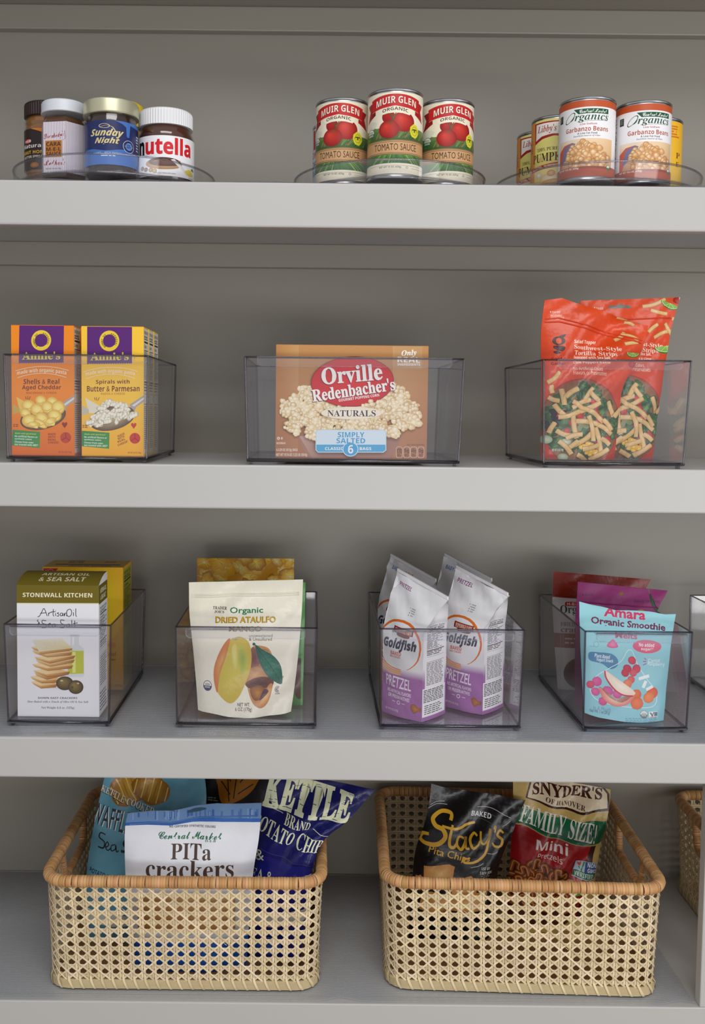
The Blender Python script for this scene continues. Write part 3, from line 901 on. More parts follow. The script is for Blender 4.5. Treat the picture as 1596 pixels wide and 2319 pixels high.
def mac_art(q, c1, c2, panel, title, sub, tc, food, kind):
    """front of a pasta box, drawn on the frame of the orange one and shifted with q"""
    a = Art(q); ox, oy = q[3][0] - 90, q[3][1] - 1275
    X = lambda x: x + ox; Y = lambda y: y + oy
    a.bg(c1); a.quad([(X(30), Y(820)), (X(640), Y(820)), (X(640), Y(1300)), (X(30), Y(1300))], [c1, c1, c2, c2])
    pr = (92, 36, 118)
    px0, px1 = X(133), X(520)
    n = 39
    a.poly([(px0, Y(100)), (px1, Y(100)), (px1, Y(474))] + [(px1 - (px1 - px0) * i / n, Y(474 - (i % 2) * 7)) for i in range(1, n)] + [(px0, Y(474))], pr)
    cx, cy = X(325), Y(272)
    a.ell(cx, cy, 86, 90, (238, 204, 60), n=40); a.ell(cx, cy, 55, 57, pr, n=36)
    ring_text(a, 'BUNNY OF', 'b', cx, cy, 63, -88, 15.5, 21, (60, 40, 40)); ring_text(a, 'APPROVAL', 'b', cx, cy, 63, 72, 15.5, 21, (60, 40, 40))
    a.text("Annie's", 'sb', X(162), Y(372), X(492), Y(442), (232, 206, 70), off=.012, sh=(5, 4, (50, 14, 70)))
    w = (248, 232, 206)
    a.text('made with organic pasta', 'b', X(120), Y(540), X(545), Y(586), w, arc=24)
    for yy, x0, x1 in ((540, 105, 565), (600, 125, 545)):
        a.curve([(X(x0 + (x1 - x0) * k / 8), Y(yy - 38 * (1 - (k / 4 - 1) ** 2))) for k in range(9)], 4.5, w, 3)
    l1, l2 = title
    a.text(l1, 'b', X(tc[0]), Y(610), X(tc[1]), Y(656), (108, 26, 30)); a.text(l2, 'b', X(tc[2]), Y(664), X(tc[3]), Y(714), (108, 26, 30))
    a.text(sub, 'b', X(tc[4]), Y(724), X(tc[5]), Y(742), (176, 84, 30) if kind == 'shell' else (190, 120, 40))
    # cheese wedge, spoon, pasta
    ch = (238, 200, 96) if kind == 'shell' else (232, 226, 205)
    a.poly([(X(118), Y(768)), (X(255), Y(845)), (X(215), Y(905)), (X(150), Y(900))], ch)
    a.poly([(X(90), Y(830)), (X(150), Y(870)), (X(150), Y(905)), (X(88), Y(920))], tuple(int(v * .86) for v in ch))
    a.poly([(X(500), Y(828)), (X(620), Y(748)), (X(640), Y(790)), (X(556), Y(850)), (X(530), Y(930))], (176, 168, 164))
    a.poly([(X(520), Y(836)), (X(620), Y(766)), (X(622), Y(782)), (X(540), Y(845))], (226, 222, 220))
    a.ell(X(350), Y(945), 200, 104, (206, 186, 150), (90, 62, 44), rot=-14, n=40)
    rr = random.Random(5)
    if kind == 'shell':
        hi, md, lo = (255, 242, 160), (253, 222, 104), (228, 178, 58)
        for x, y, r, s in ((225, 845, 62, 50), (200, 910, 48, 40), (330, 800, 48, 44), (430, 815, 52, 45), (300, 880, 62, 54), (390, 860, 58, 52), (480, 860, 58, 60),
                           (235, 975, 66, 56), (340, 955, 60, 52), (450, 930, 60, 52), (330, 1000, 66, 30), (415, 985, 56, 34), (270, 1010, 60, 26)):
            a.ell(X(x), Y(y), r, s, hi, lo, rot=rr.uniform(-40, 40), hx=-.25, hy=-.3, n=22); a.ell(X(x + 4), Y(y + 6), r * .7, s * .68, hi, md, rot=30, hx=-.2, hy=-.3, n=18)
            a.curve([(X(x - r * .5), Y(y + s * .35)), (X(x), Y(y + s * .55)), (X(x + r * .6), Y(y + s * .1))], 4, (196, 136, 30), 5, thin=.7)
    else:
        hi, md, lo = (255, 254, 244), (240, 234, 212), (196, 186, 156)
        for i in range(58):
            t = rr.random(); x = 170 + 350 * t + rr.uniform(-25, 25); top = 985 - 60 * t - 150 * math.sin(PI * min(1, t * 1.08)) ** .8
            y = rr.uniform(top, 1010 - 90 * t * t); g = rr.uniform(-75, 20)
            a.ell(X(x), Y(y), 46, 19, hi, lo, rot=g, hx=-.2, hy=-.3, n=18)
            for k in (-.5, 0, .5):
                q_ = math.radians(g); a.ell(X(x + k * 46 * math.cos(q_)), Y(y + k * 46 * math.sin(q_)), 12, 17, hi, md, rot=g + 25, n=12)
    for x0, y0, x1, y1 in ((198, 764, 204, 788), (216, 762, 216, 792), (240, 764, 226, 794)): a.line([(X(x0), Y(y0)), (X(x1), Y(y1))], 5, (110, 44, 30))
    a.quad([(X(90), Y(1055)), (X(328), Y(1072)), (X(326), Y(1212)), (X(86), Y(1190))], [(40, 140, 76), (62, 146, 70), (74, 150, 72), (40, 140, 76)])
    a.text('Made with goodness!', 'b', X(112), Y(1080), X(294), Y(1098), (200, 222, 90), rot=2)
    for i, (t_, e) in enumerate((('No artificial flavors or', 306), ('synthetic colors', 256), ('Cheese from cows', 272), ('not treated with rBST*', 314))):
        a.text(t_, 'b', X(110), Y((1102, 1124, 1150, 1172)[i] + 3), X(e), Y((1118, 1142, 1166, 1190)[i] + 3), (235, 244, 230), rot=2.5)
    rd = (150, 40, 26) if kind == 'shell' else (206, 50, 34)
    hx, hy = X(536), Y(1012)
    a.poly([(hx, hy + 26), (hx - 24, hy - 6), (hx - 20, hy - 24), (hx - 6, hy - 24), (hx, hy - 14), (hx + 8, hy - 26), (hx + 22, hy - 22), (hx + 22, hy - 4)], rd)
    for i, t_ in enumerate(('MADE', 'WITH', 'REAL', 'CHEESE!')):
        a.text(t_, 'b', X(396), Y(1082 + 24 * i), X((460, 458, 466, 490)[i]), Y(1100 + 24 * i), (132, 40, 24), rot=0 if kind == 'shell' else -24)
    a.ell(X(546), Y(1120), 46, 47, rd if kind != 'shell' else (196, 62, 26), n=30)
    for qd in (90, 215, 325): a.line([(X(546), Y(1120)), (X(546 + 42 * math.cos(math.radians(qd))), Y(1120 - 42 * math.sin(math.radians(qd))))], 5, (120, 30, 20))
    a.text('NET WT 6 OZ (170g)' if kind == 'shell' else 'NET WT 5.25 OZ (149g)', 'b', X(486), Y(1238), X(600), Y(1256), (150, 66, 24))
    a.fine(X(95), Y(1005), X(145), Y(1035), 2, (150, 76, 24), .6, 4, 2)
    return a

def mac_side(c, k):
    s = Art([(0, 0), (100, 480)]); s.bg(c)
    facts(s, 4, 4, 96, 470, seed=k, rows=44)
    return s
qS = [(60, 135), (605, 150), (622, 1275), (90, 1275)]
OR1, OR2 = (244, 142, 30), (226, 104, 14)
YE1, YE2 = (252, 202, 60), (248, 174, 26)
def shells(label, q, y):
    a = mac_art(q, OR1, OR2, None, ('Shells & Real', 'Aged Cheddar'), 'MACARONI & CHEESE', (178, 486, 166, 502, 202, 464), None, 'shell')
    t = Art([(0, 0), (100, 40)]); t.bg((236, 150, 40)); t.rect(14, 0, 86, 40, (92, 36, 118))
    return carton('pasta_box', label, 'box', q, cD, y, .0375, bA['zf'] + .0002, a, mac_side(OR1, 5), t, (226, 120, 26), 'pasta boxes in the left bin')
def spirals(label, q, y):
    a = mac_art(q, YE1, YE2, None, ('Spirals with', 'Butter & Parmesan'), 'PASTA & CHEESE', (210, 500, 132, 585, 255, 460), None, 'spiral')
    t = Art([(0, 0), (100, 40)]); t.bg((246, 196, 66)); t.rect(14, 0, 86, 40, (92, 36, 118))
    return carton('pasta_box', label, 'box', q, cD, y, .0375, bA['zf'] + .0002, a, mac_side(YE1, 9), t, (240, 178, 44), 'pasta boxes in the left bin')
o1 = shells('orange box of shell pasta and cheddar at the front of its bin', qS, .024); o1.location.x += .0040
o2 = copy_tree(o1); o2.location.y += .041; o2.location.x += .002; o2['label'] = 'orange pasta box hidden behind the front orange box, only its edge showing'
qP = [(698, 145), (1236, 160), (1238, 1280), (706, 1278)]
o3 = spirals('yellow box of spiral pasta with parmesan at the front beside the orange box', qP, .024)
o4 = copy_tree(o3); o4.location.y += .0415; o4.location.x += .0004; o4['label'] = 'second yellow pasta box, squeezed between the front and the rear yellow ones'
o5 = copy_tree(o3); o5.location.y += .083; o5.location.x += .0008; o5['label'] = 'rearmost yellow pasta box in the row of three'

# ---- popcorn box
def popcorn(a, pts, seed=4, s=1.0):
    rr = random.Random(seed)
    for x, y in pts:
        n = rr.choice((3, 4, 4, 5)); g0 = rr.uniform(0, 6.3)
        for k in range(n):
            g = g0 + 6.28 * k / n + rr.uniform(-.4, .4); r = rr.uniform(8, 18) * s; d = rr.uniform(8, 18) * s
            a.ell(x + d * math.cos(g), y + d * math.sin(g), r, r * rr.uniform(.75, 1.1), (255, 250, 232), rr.choice(((226, 196, 136), (238, 216, 170), (206, 164, 92))), hx=-.2, hy=-.3, n=13, wob=.16, seed=int(x * 7 + y) % 999 + k)
        if rr.random() < .5: a.ell(x + rr.uniform(-6, 6), y + rr.uniform(-6, 6), 6 * s, 5 * s, (228, 176, 70), (240, 214, 150), n=9)
        else: a.ell(x, y, 10 * s, 9 * s, (255, 252, 238), (240, 222, 180), n=9)
qO = [(272, 92), (1278, 98), (1264, 852), (275, 842)]
a = Art(qO); a.bg((196, 142, 84), (168, 112, 78))
a.quad([(260, 92), (420, 92), (420, 860), (260, 860)], [(186, 128, 70), (205, 155, 98), (176, 122, 88), (160, 102, 66)])
a.quad([(1040, 90), (1290, 90), (1290, 860), (1040, 860)], [(206, 158, 104), (194, 138, 80), (168, 112, 80), (176, 122, 88)])
a.poly([(420, 690), (1110, 680), (1060, 790), (1000, 870), (520, 870), (460, 790)], (166, 122, 108))
a.quad([(430, 700), (520, 690), (600, 850), (520, 850)], [(196, 160, 146), (176, 134, 120), (160, 116, 102), (176, 134, 120)])
rr = random.Random(11); pts = []
for i in range(330):
    x = rr.uniform(322, 1200); k = abs((x - 762) / 445)
    top = 360 + 130 * (k > .9) * (k - .9) * 10 + 20 * math.sin(x * .03); bot = 760 - 130 * k ** 1.3
    y = rr.uniform(top, bot)
    if math.hypot((x - 765) / 450, (y - 545) / 225) < 1.0 and not (560 < x < 980 and 665 < y): pts.append((x, y))
pts.sort(key=lambda p: p[1])
popcorn(a, pts, 4, 1.35)
a.ell(775, 336, 273, 168, (176, 20, 30), (150, 14, 24), rot=-3, n=48); a.ell(775, 336, 268, 163, (222, 28, 38), (206, 20, 32), rot=-3, n=48)
W_ = (252, 248, 244); DK = (120, 12, 22)
a.text('Orville', 'sb', 570, 228, 972, 342, W_, rot=-5, off=.012, sh=(-5, 5, DK))
a.text("Redenbacher's", 'sb', 508, 348, 1056, 434, W_, rot=-8.5, off=.014, sh=(-5, 5, DK))
a.text('GOURMET POPPING CORN', 'b', 684, 434, 952, 452, W_, rot=-8)
popcorn(a, [(860, 505), (900, 485), (955, 480), (990, 490), (1010, 520), (940, 515), (880, 535), (620, 510), (650, 520), (690, 525), (735, 530), (790, 530), (830, 525)], 8, 1.1)
a.ell(770, 545, 200, 42, (250, 244, 228), (246, 236, 210), n=30)
a.text('NATURALS', 'sb', 612, 526, 928, 568, (52, 36, 60))
a.poly([(536, 668), (550, 655), (980, 655), (998, 668), (998, 790), (980, 806), (552, 806), (536, 790)], (200, 224, 240))
a.poly([(542, 670), (553, 660), (977, 660), (992, 670), (992, 752), (542, 752)], (216, 234, 246)); a.poly([(542, 754), (992, 754), (992, 788), (977, 801), (553, 801), (542, 788)], (78, 172, 220))
a.ell(764, 784, 52, 48, (200, 224, 240), n=32); a.ell(764, 784, 46, 42, (70, 168, 220), n=32)
a.text('SIMPLY', 'b', 680, 671, 854, 706, (62, 160, 212)); a.text('SALTED', 'b', 672, 711, 860, 745, (62, 160, 212))
a.text('6', 'b', 748, 756, 782, 812, W_); a.text('CLASSIC', 'b', 598, 770, 716, 790, W_); a.text('BAGS', 'b', 824, 770, 900, 790, W_)
a.text('6-3.29 OZ (93.3g) BAGS', 'b', 282, 780, 420, 802, (236, 222, 206)); a.text('NET WT 19.74 OZ (1.23 LB) 559.8g', 'b', 280, 812, 482, 836, (236, 222, 206))
a.ell(294, 713, 10, 10, (236, 222, 206)); a.text('K', 'b', 289, 707, 300, 719, (170, 116, 80)); a.text('MICROWAVE', 'b', 282, 738, 340, 752, (236, 222, 206)); a.ell(316, 713, 6, 9, (220, 200, 180))
a.quad([(1057, 96), (1236, 97), (1234, 250), (1056, 246)], [(198, 154, 104)] * 4)
for i in range(14): a.poly([(1056 + i * 12.8, 246), (1069 + i * 12.8, 247), (1062 + i * 12.8, 258)], (198, 154, 104))
a.text('Only', 'sbi', 1098, 122, 1198, 170, W_, rot=-4, off=.01); a.text('REAL', 'b', 1072, 170, 1222, 206, W_, rot=1); a.text('INGREDIENTS', 'b', 1072, 212, 1222, 228, W_)
for i, (t_, u) in enumerate((('170', 1064), ('5g', 1112), ('440mg', 1158), ('0g', 1206))):
    a.rrect(u, 768, u + 42, 842, 14, (236, 222, 206)); a.rrect(u + 2, 770, u + 40, 840, 13, (168, 114, 84))
    a.text(t_, 'b', u + 5, 782, u + 37, 812, (92, 58, 44)); a.fine(u + 8, 818, u + 34, 832, 2, (92, 58, 44), .5, i, 2)
a.text('PER 2 TBSP UNPOPPED', 'b', 1135, 750, 1248, 762, (120, 82, 60))
tp = Art([(0, 0), (100, 30)]); tp.bg((190, 134, 76)); tp.rect(38, 14, 64, 30, (206, 28, 36))
sd = Art([(0, 0), (50, 100)]); sd.bg((170, 112, 62)); facts(sd, 6, 30, 44, 96, 7)
carton('popcorn_box', 'tan microwave popcorn box with a red oval, in the widest bin', 'box', qO, cE, .024, .125, bB['zf'] + .0002, a, sd, tp, (184, 128, 72))

# ---- tortilla strip pouches
def strips(a, lst, w=20, seed=2):
    rr = random.Random(seed)
    for x0, y0, x1, y1, *b in lst:
        bend = b[0] if b else rr.uniform(-9, 9)
        mx, my = (x0 + x1) / 2 - (y1 - y0) * bend / 100, (y0 + y1) / 2 + (x1 - x0) * bend / 100
        p = spline([(x0, y0), (mx, my), (x1, y1)], 5)
        a.line(p, w + 5, (164, 114, 60)); a.line(p, w, (214, 174, 112)); a.line([(x + 2, y - 2) for x, y in p], w * .5, (224, 188, 128))
        for k in range(3):
            t = rr.choice(p); a.ell(t[0] + rr.uniform(-5, 5), t[1] + rr.uniform(-5, 5), 2.6, 2, (176, 122, 58), n=6)
def greens(a, pts, seed=3, r=26):
    rr = random.Random(seed)
    for x, y in pts:
        c1 = rr.choice(((70, 124, 56), (52, 104, 44), (98, 148, 72), (36, 84, 38))); c2 = rr.choice(((22, 62, 30), (30, 76, 34)))
        a.ell(x, y, r * rr.uniform(.8, 1.3), r * rr.uniform(.6, 1.1), c1, c2, rot=rr.uniform(0, 180), n=15, wob=.32, seed=rr.randint(0, 999))
        q = rr.uniform(0, 6.3); a.line([(x - r * .6 * math.cos(q), y - r * .6 * math.sin(q)), (x + r * .6 * math.cos(q), y + r * .6 * math.sin(q))], 2, (128, 172, 96))
def lime(a, x, y, r, rot):
    a.ell(x, y, r, r * .62, (54, 116, 44), rot=rot, n=26, a0=0, a1=180); a.ell(x, y, r * .93, r * .5, (206, 224, 150), rot=rot, a0=0, a1=180); a.ell(x, y, r * .86, r * .44, (148, 190, 84), (120, 170, 62), rot=rot, a0=0, a1=180)
    q = math.radians(rot)
    for k in range(1, 4):
        g = q + PI * k / 4 ; a.line([(x, y), (x + r * .8 * math.cos(g), y + r * .52 * math.sin(g))], 2.5, (214, 230, 170))
def strip_art(q, dx, dy, full=True):
    a = Art(q); X = lambda x: x + dx; Y = lambda y: y + dy
    a.bg((222, 76, 30), (196, 52, 26))
    lt = (250, 226, 206)
    a.poly([(X(420), Y(222)), (X(428), Y(214)), (X(428), Y(230))], lt); a.text('TEAR HERE', 's', X(436), Y(216), X(498), Y(234), lt)
    a.text('RECLOSABLE', 's', X(424), Y(244), X(506), Y(260), lt); a.text('FOR FRESHNESS', 's', X(424), Y(266), X(522), Y(282), lt)
    dk = (66, 26, 28)
    a.ell(X(474), Y(446), 46, 34, dk, n=26); a.ell(X(474), Y(446), 20, 24, (214, 72, 30), n=20)
    a.blob([(X(480), Y(410)), (X(526), Y(396)), (X(516), Y(418)), (X(492), Y(424))], dk)
    a.blob([(X(436), Y(484)), (X(500), Y(486)), (X(518), Y(500)), (X(494), Y(526)), (X(446), Y(510))], dk)
    a.blob([(X(432), Y(528)), (X(462), Y(520)), (X(482), Y(538)), (X(452), Y(546))], dk)
    a.text('Good &', 'b', X(414), Y(572), X(522), Y(592), dk); a.text('Gather', 'b', X(412), Y(606), X(522), Y(628), dk)
    a.text('Salad Topper', 'b', X(586), Y(438), X(772), Y(474), lt, rot=1); a.text('Southwest-Style', 'sb', X(586), Y(484), X(940), Y(524), lt, rot=3.5); a.text('Tortilla Strips', 'sb', X(592), Y(524), X(902), Y(566), lt, rot=3)
    a.text('Seasoned with Sea Salt,', 'b', X(588), Y(560), X(850), Y(586), lt, rot=2); a.text('Chile Peppers & Lime', 'b', X(588), Y(598), X(846), Y(624), lt, rot=1)
    a.text('No Artificial Colors,', 's', X(585), Y(644), X(792), Y(674), lt, rot=2); a.text('Flavors or Preservatives', 's', X(583), Y(674), X(832), Y(704), lt, rot=2)
    if full:
        strips(a, [(X(905), Y(440), X(985), Y(380)), (X(960), Y(395), X(1080), Y(440)), (X(970), Y(470), X(1075), Y(455))], 24)
        strips(a, [(X(930), Y(262), X(1100), Y(262)), (X(990), Y(300), X(1060), Y(325))], 18)
        lime(a, X(1110), Y(280), 56, 8); lime(a, X(1036), Y(535), 58, 4); a.ell(X(1040), Y(620), 34, 26, (206, 44, 32), (150, 20, 18))
    a.ell(X(640), Y(1060), 300, 330, (150, 30, 26), (166, 44, 28), n=44); a.ell(X(640), Y(1064), 292, 322, (124, 138, 84), (140, 84, 48), n=44)
    rr = random.Random(21)
    greens(a, [(X(640 + 300 * math.sqrt(rr.random()) * math.cos(g)), Y(1060 + 280 * math.sqrt(rr.random()) * math.sin(g))) for g in [rr.uniform(0, 6.3) for _ in range(120)]], 6, 38)
    for i in range(14):
        g = rr.uniform(0, 6.3); d = rr.uniform(40, 230); a.ell(X(660 + d * math.cos(g)), Y(1060 + d * math.sin(g)), rr.uniform(24, 44), rr.uniform(20, 34), (224, 64, 52), (160, 20, 22), rot=rr.uniform(0, 90), hx=-.2, hy=-.3)
    for i in range(18):
        a.ell(X(rr.uniform(620, 770)), Y(rr.uniform(1220, 1300)), 20, 17, (250, 216, 110), (214, 160, 40), n=12)
    for i in range(12):
        a.ell(X(rr.uniform(380, 520)), Y(rr.uniform(940, 1130)), 26, 17, (44, 26, 44), (20, 12, 24), n=14, rot=rr.uniform(0, 180))
    for x, y, r in ((380, 1190, 46), (520, 1210, 40), (500, 1320, 36)): a.ell(X(x), Y(y), r, r * .7, (214, 222, 196), (150, 168, 130))
    strips(a, [(X(x0), Y(y0), X(x1), Y(y1)) for x0, y0, x1, y1 in ((390, 760, 480, 680), (430, 840, 425, 780), (490, 810, 500, 930), (510, 870, 600, 805), (560, 950, 700, 890), (720, 800, 660, 890), (435, 925, 510, 1010), (460, 1020, 620, 975), (620, 980, 770, 910),
        (630, 950, 800, 1060), (570, 1010, 600, 1180), (590, 1050, 750, 1070), (740, 1070, 860, 1150), (450, 1120, 560, 1160), (560, 1240, 740, 1110), (610, 1200, 520, 1270), (740, 1100, 790, 1300), (600, 1300, 680, 1350), (700, 1340, 840, 1260), (800, 1040, 860, 1120),
        (840, 900, 880, 1020), (880, 1020, 940, 960), (400, 870, 470, 900), (680, 1010, 720, 1200), (520, 1180, 640, 1150), (560, 900, 640, 960), (470, 1200, 560, 1300), (640, 1260, 760, 1230), (700, 830, 760, 900), (780, 1180, 850, 1230), (440, 1060, 400, 1140))], 32)
    a.text('NET WT 3.5 OZ (99g)', 'b', X(424), Y(1258), X(508), Y(1284), (240, 214, 190))
    return a
qt = [(378, 150), (1160, 330), (880, 1360), (330, 1340)]
sb = strip_art([(650, 135), (1418, 112), (1270, 1345), (700, 1350)], 330, -30, False)
strips(sb, [(1125, 180, 1290, 125), (1200, 420, 1360, 365), (1290, 310, 1345, 400), (1345, 275, 1420, 280), (1150, 380, 1225, 320), (1180, 210, 1300, 240)], 24)
lime(sb, 1330, 160, 74, 20); lime(sb, 1300, 480, 96, -8); sb.ell(1350, 540, 46, 44, (206, 44, 32), (140, 20, 18), hx=-.3, hy=-.3); sb.ell(1385, 135, 36, 26, (206, 44, 32), (140, 20, 18))
sb.rrect(866, 172, 1036, 196, 12, (120, 112, 104)); sb.ell(950, 172, 22, 10, (120, 112, 104))
sb.rect(1398, 100, 1422, 1400, (232, 222, 214))
pouch('snack_pouch', 'red tortilla strip pouch standing behind the crumpled one, hang hole at its top', 'pouch', [(650, 138), (640, 600), (660, 1350)], [(1404, 112), (1300, 560), (1195, 1345)], cF, .104, .094, sb,
      bulge=.016, back=.012, m='film', body=(206, 62, 30), wr=.0022, seed=5, zfloor=bC['zf'] + .0014, zip_at=.13, seal=(206, 62, 30))
sf = strip_art([(395, 120), (1160, 330), (905, 1362), (330, 1340)], 0, 0, True)
pouch('snack_pouch', 'red tortilla strip pouch at the front with its top corner folded over', 'pouch', [(378, 155), (352, 380), (350, 700), (347, 1335)], [(1165, 328), (1085, 590), (965, 830), (905, 1362)], cF, .070, .060, sf,
      bulge=.020, back=.009, m='film', body=(214, 66, 28), wr=.0040, seed=9, top=[-20, -68, -50, -38, -22, -8, 0], zfloor=bC['zf'] + .0014, zip_at=[.115, .135], seal=(214, 66, 28))
# ================================================================== top shelf: turntables with jars and cans
tL = turntable(262, .168, .150, Z1, 'clear turntable carrying the jars of spreads and sauces')
tM = turntable(881, .177, .145, Z1, 'clear turntable carrying the tomato sauce cans')
tR = turntable(1349, .182, .153, Z1, 'clear turntable carrying pumpkin and garbanzo cans')
TF = Z1 + LINER + .0184
D = lambda deg: math.radians(deg) * 100
CREAM = (240, 232, 208)
def tomato_art():
    a = Art(CANQ); a.bg(CREAM)
    # fields behind
    a.quad([(D(-180), 430), (D(180), 430), (D(180), 600), (D(-180), 600)], [(96, 128, 66), (96, 128, 66), (54, 88, 44), (54, 88, 44)])
    a.poly([(D(-80 + 8 * i), 440 - 26 * math.sin(i * .55 + .4) - 10) for i in range(21)] + [(D(80), 470), (D(-80), 470)], (104, 132, 70))
    rr = random.Random(3)
    for i in range(34):
        x = rr.uniform(-78, 78); a.line([(D(x), 560), (D(x + rr.uniform(4, 14)), rr.uniform(440, 500))], 2.4, rr.choice(((40, 78, 40), (130, 150, 80), (60, 100, 50), (150, 130, 80))))
    a.blob([(D(-62), 330), (D(-40), 360), (D(-50), 430), (D(-70), 440), (D(-78), 400)], (222, 222, 206))
    red, rl, rd = (186, 30, 28), (218, 62, 46), (146, 16, 20)
    a.ell(D(-14), 300, 24, 80, red, rd, hx=-.2, hy=-.3); a.ell(D(18), 360, 42, 125, rl, rd, hx=-.3, hy=-.35, n=34)
    a.line([(D(-10), 260), (D(-4), 330), (D(-8), 380)], 5, (70, 90, 40)); a.line([(D(2), 250), (D(-4), 320)], 4, (96, 100, 50))
    a.ell(D(-13), 455, 38, 112, rl, rd, hx=-.3, hy=-.35, n=34)
    for g in range(0, 360, 60): a.poly([(D(-10), 372), (D(-10) + 16 * math.cos(math.radians(g)), 372 + 30 * math.sin(math.radians(g))), (D(-10) + 5 * math.cos(math.radians(g + 30)), 372 + 10 * math.sin(math.radians(g + 30)))], (64, 96, 44))
    # banner
    rb, dk = (196, 32, 36), (140, 18, 24)
    for s in (-1, 1):
        a.poly([(D(s * 46), 90), (D(s * 70), 120), (D(s * 62), 200), (D(s * 72), 345), (D(s * 44), 260)], dk if s < 0 else (168, 24, 30))
    top = [(D(-56 + 112 * k / 16), 72 - 52 * (1 - (k / 8 - 1) ** 2)) for k in range(17)]
    bot = [(D(-54 + 108 * k / 16), 225 - 46 * (1 - (k / 8 - 1) ** 2)) for k in range(17)]
    a.poly(top + bot[::-1], rb); a.line(top, 3, (226, 180, 150)); a.line(bot, 3, (226, 180, 150))
    a.text('MUIR GLEN', 'b', D(-42), 92, D(46), 176, (246, 240, 222), arc=44, off=-.004, sh=(1.5, 5, (110, 14, 20)))
    a.poly([(D(-38), 216), (D(-34), 200), (D(0), 166), (D(34), 200), (D(38), 216), (D(34), 256), (D(30), 276), (D(15), 258), (D(0), 252), (D(-15), 258), (D(-30), 276), (D(-34), 256)], CREAM)
    a.text('ORGANIC', 'b', D(-27), 208, D(27), 248, (70, 48, 40), arc=26)
    # tan band
    a.rect(D(-180), 585, D(180), 765, (206, 160, 112)); a.rect(D(-180), 588, D(180), 594, (84, 56, 40)); a.rect(D(-180), 606, D(180), 611, (84, 56, 40))
    a.rect(D(-180), 742, D(180), 747, (84, 56, 40)); a.rect(D(-180), 757, D(180), 765, (84, 56, 40))
    a.text('TOMATO SAUCE', 'r', D(-46), 630, D(48), 714, (50, 32, 30))
    a.quad([(D(-180), 766), (D(180), 766), (D(180), 872), (D(-180), 872)], [(92, 138, 58), (92, 138, 58), (40, 84, 40), (40, 84, 40)])
    for i in range(44):
        x = rr.uniform(-80, 80); a.line([(D(x * .6), 770), (D(x), 870)], 2.6, rr.choice(((50, 100, 44), (140, 180, 80), (70, 120, 56))))
    a.rect(D(-180), 872, D(180), 1000, CREAM); a.line([(D(-60), 900 + 0), (D(60), 900)], 4, (150, 140, 120))
    a.text('NET WT 15 OZ (425g)', 'b', D(-33), 908, D(14), 936, (70, 56, 50)); a.ell(D(26), 922, 4.5, 14, (70, 56, 50)); a.ell(D(26), 922, 3.2, 10, CREAM); a.line([(D(36), 930), (D(80), 930)], 4, (150, 140, 120))
    # seals
    a.ell(D(-58), 480, 19, 62, (44, 110, 74)); a.ell(D(-58), 480, 17, 55, (240, 238, 226)); a.ell(D(-58), 480, 17, 55, (44, 110, 74), a0=0, a1=180)
    a.text('USDA', 'b', D(-65), 446, D(-51), 474, (44, 110, 74)); a.text('ORGANIC', 'b', D(-66), 490, D(-50), 512, (240, 238, 226))
    a.ell(D(43), 462, 20, 86, (222, 214, 50), n=30, wob=.04); a.ell(D(43), 462, 12.5, 55, (80, 84, 30), n=24); a.ell(D(43), 462, 11.5, 51, (222, 214, 50), n=24)
    ring_text(a, 'WE SUPPORT POLLINATORS', 'b', D(43), 462, 15, 0, 16, 4.6, (70, 74, 26))
    a.ell(D(43), 462, 3, 20, (80, 84, 30)); a.ell(D(43) - 5, 446, 5, 10, (80, 84, 30), rot=20); a.ell(D(43) + 5, 446, 5, 10, (80, 84, 30), rot=-20)
    a.fine(D(78), 90, D(110), 300, 10, (90, 70, 60), .5, 3, 3)
    return a
TZ = W(894, 199, .05).z
ta = tomato_art()
c1 = can('tomato_sauce_can', 'tomato sauce can at the front of its turntable, the tallest-looking of the three', 894, .089, .0392, TF, TZ, ta, CREAM, 'tomato sauce cans')
P1 = W(775, 320, .132); P2 = W(1011, 320, .132)
c2 = copy_tree(c1); c2.location.x, c2.location.y = P1.x, P1.y; c2.rotation_euler.z = math.radians(-9) + face(c2.location.x, c2.location.y); c2['label'] = 'tomato sauce can beside the blue can, on the side nearer the jars'
c3 = copy_tree(c1); c3.location.x, c3.location.y = P2.x, P2.y; c3.rotation_euler.z = math.radians(13) + face(c3.location.x, c3.location.y); c3['label'] = 'tomato sauce can turned away at the side nearer the garbanzo beans'
a = Art(CANQ); a.bg((206, 222, 236)); a.rect(D(-180), 0, D(180), 120, (196, 200, 204)); a.rect(D(-75), 20, D(-62), 300, (180, 30, 40)); a.text('OM', 'b', D(-84), 330, D(-52), 430, (190, 36, 44))
a.text('OR', 'b', D(-84), 470, D(-54), 560, (60, 90, 140)); a.text('MA', 'b', D(-86), 600, D(-54), 690, (60, 90, 140)); a.rect(D(-180), 780, D(180), 1000, (150, 40, 40))
can('food_can', 'pale blue and red can peeking out behind the tomato sauce', 762, .228, .037, TF, W(762, 276, .191).z, a, (206, 222, 236))

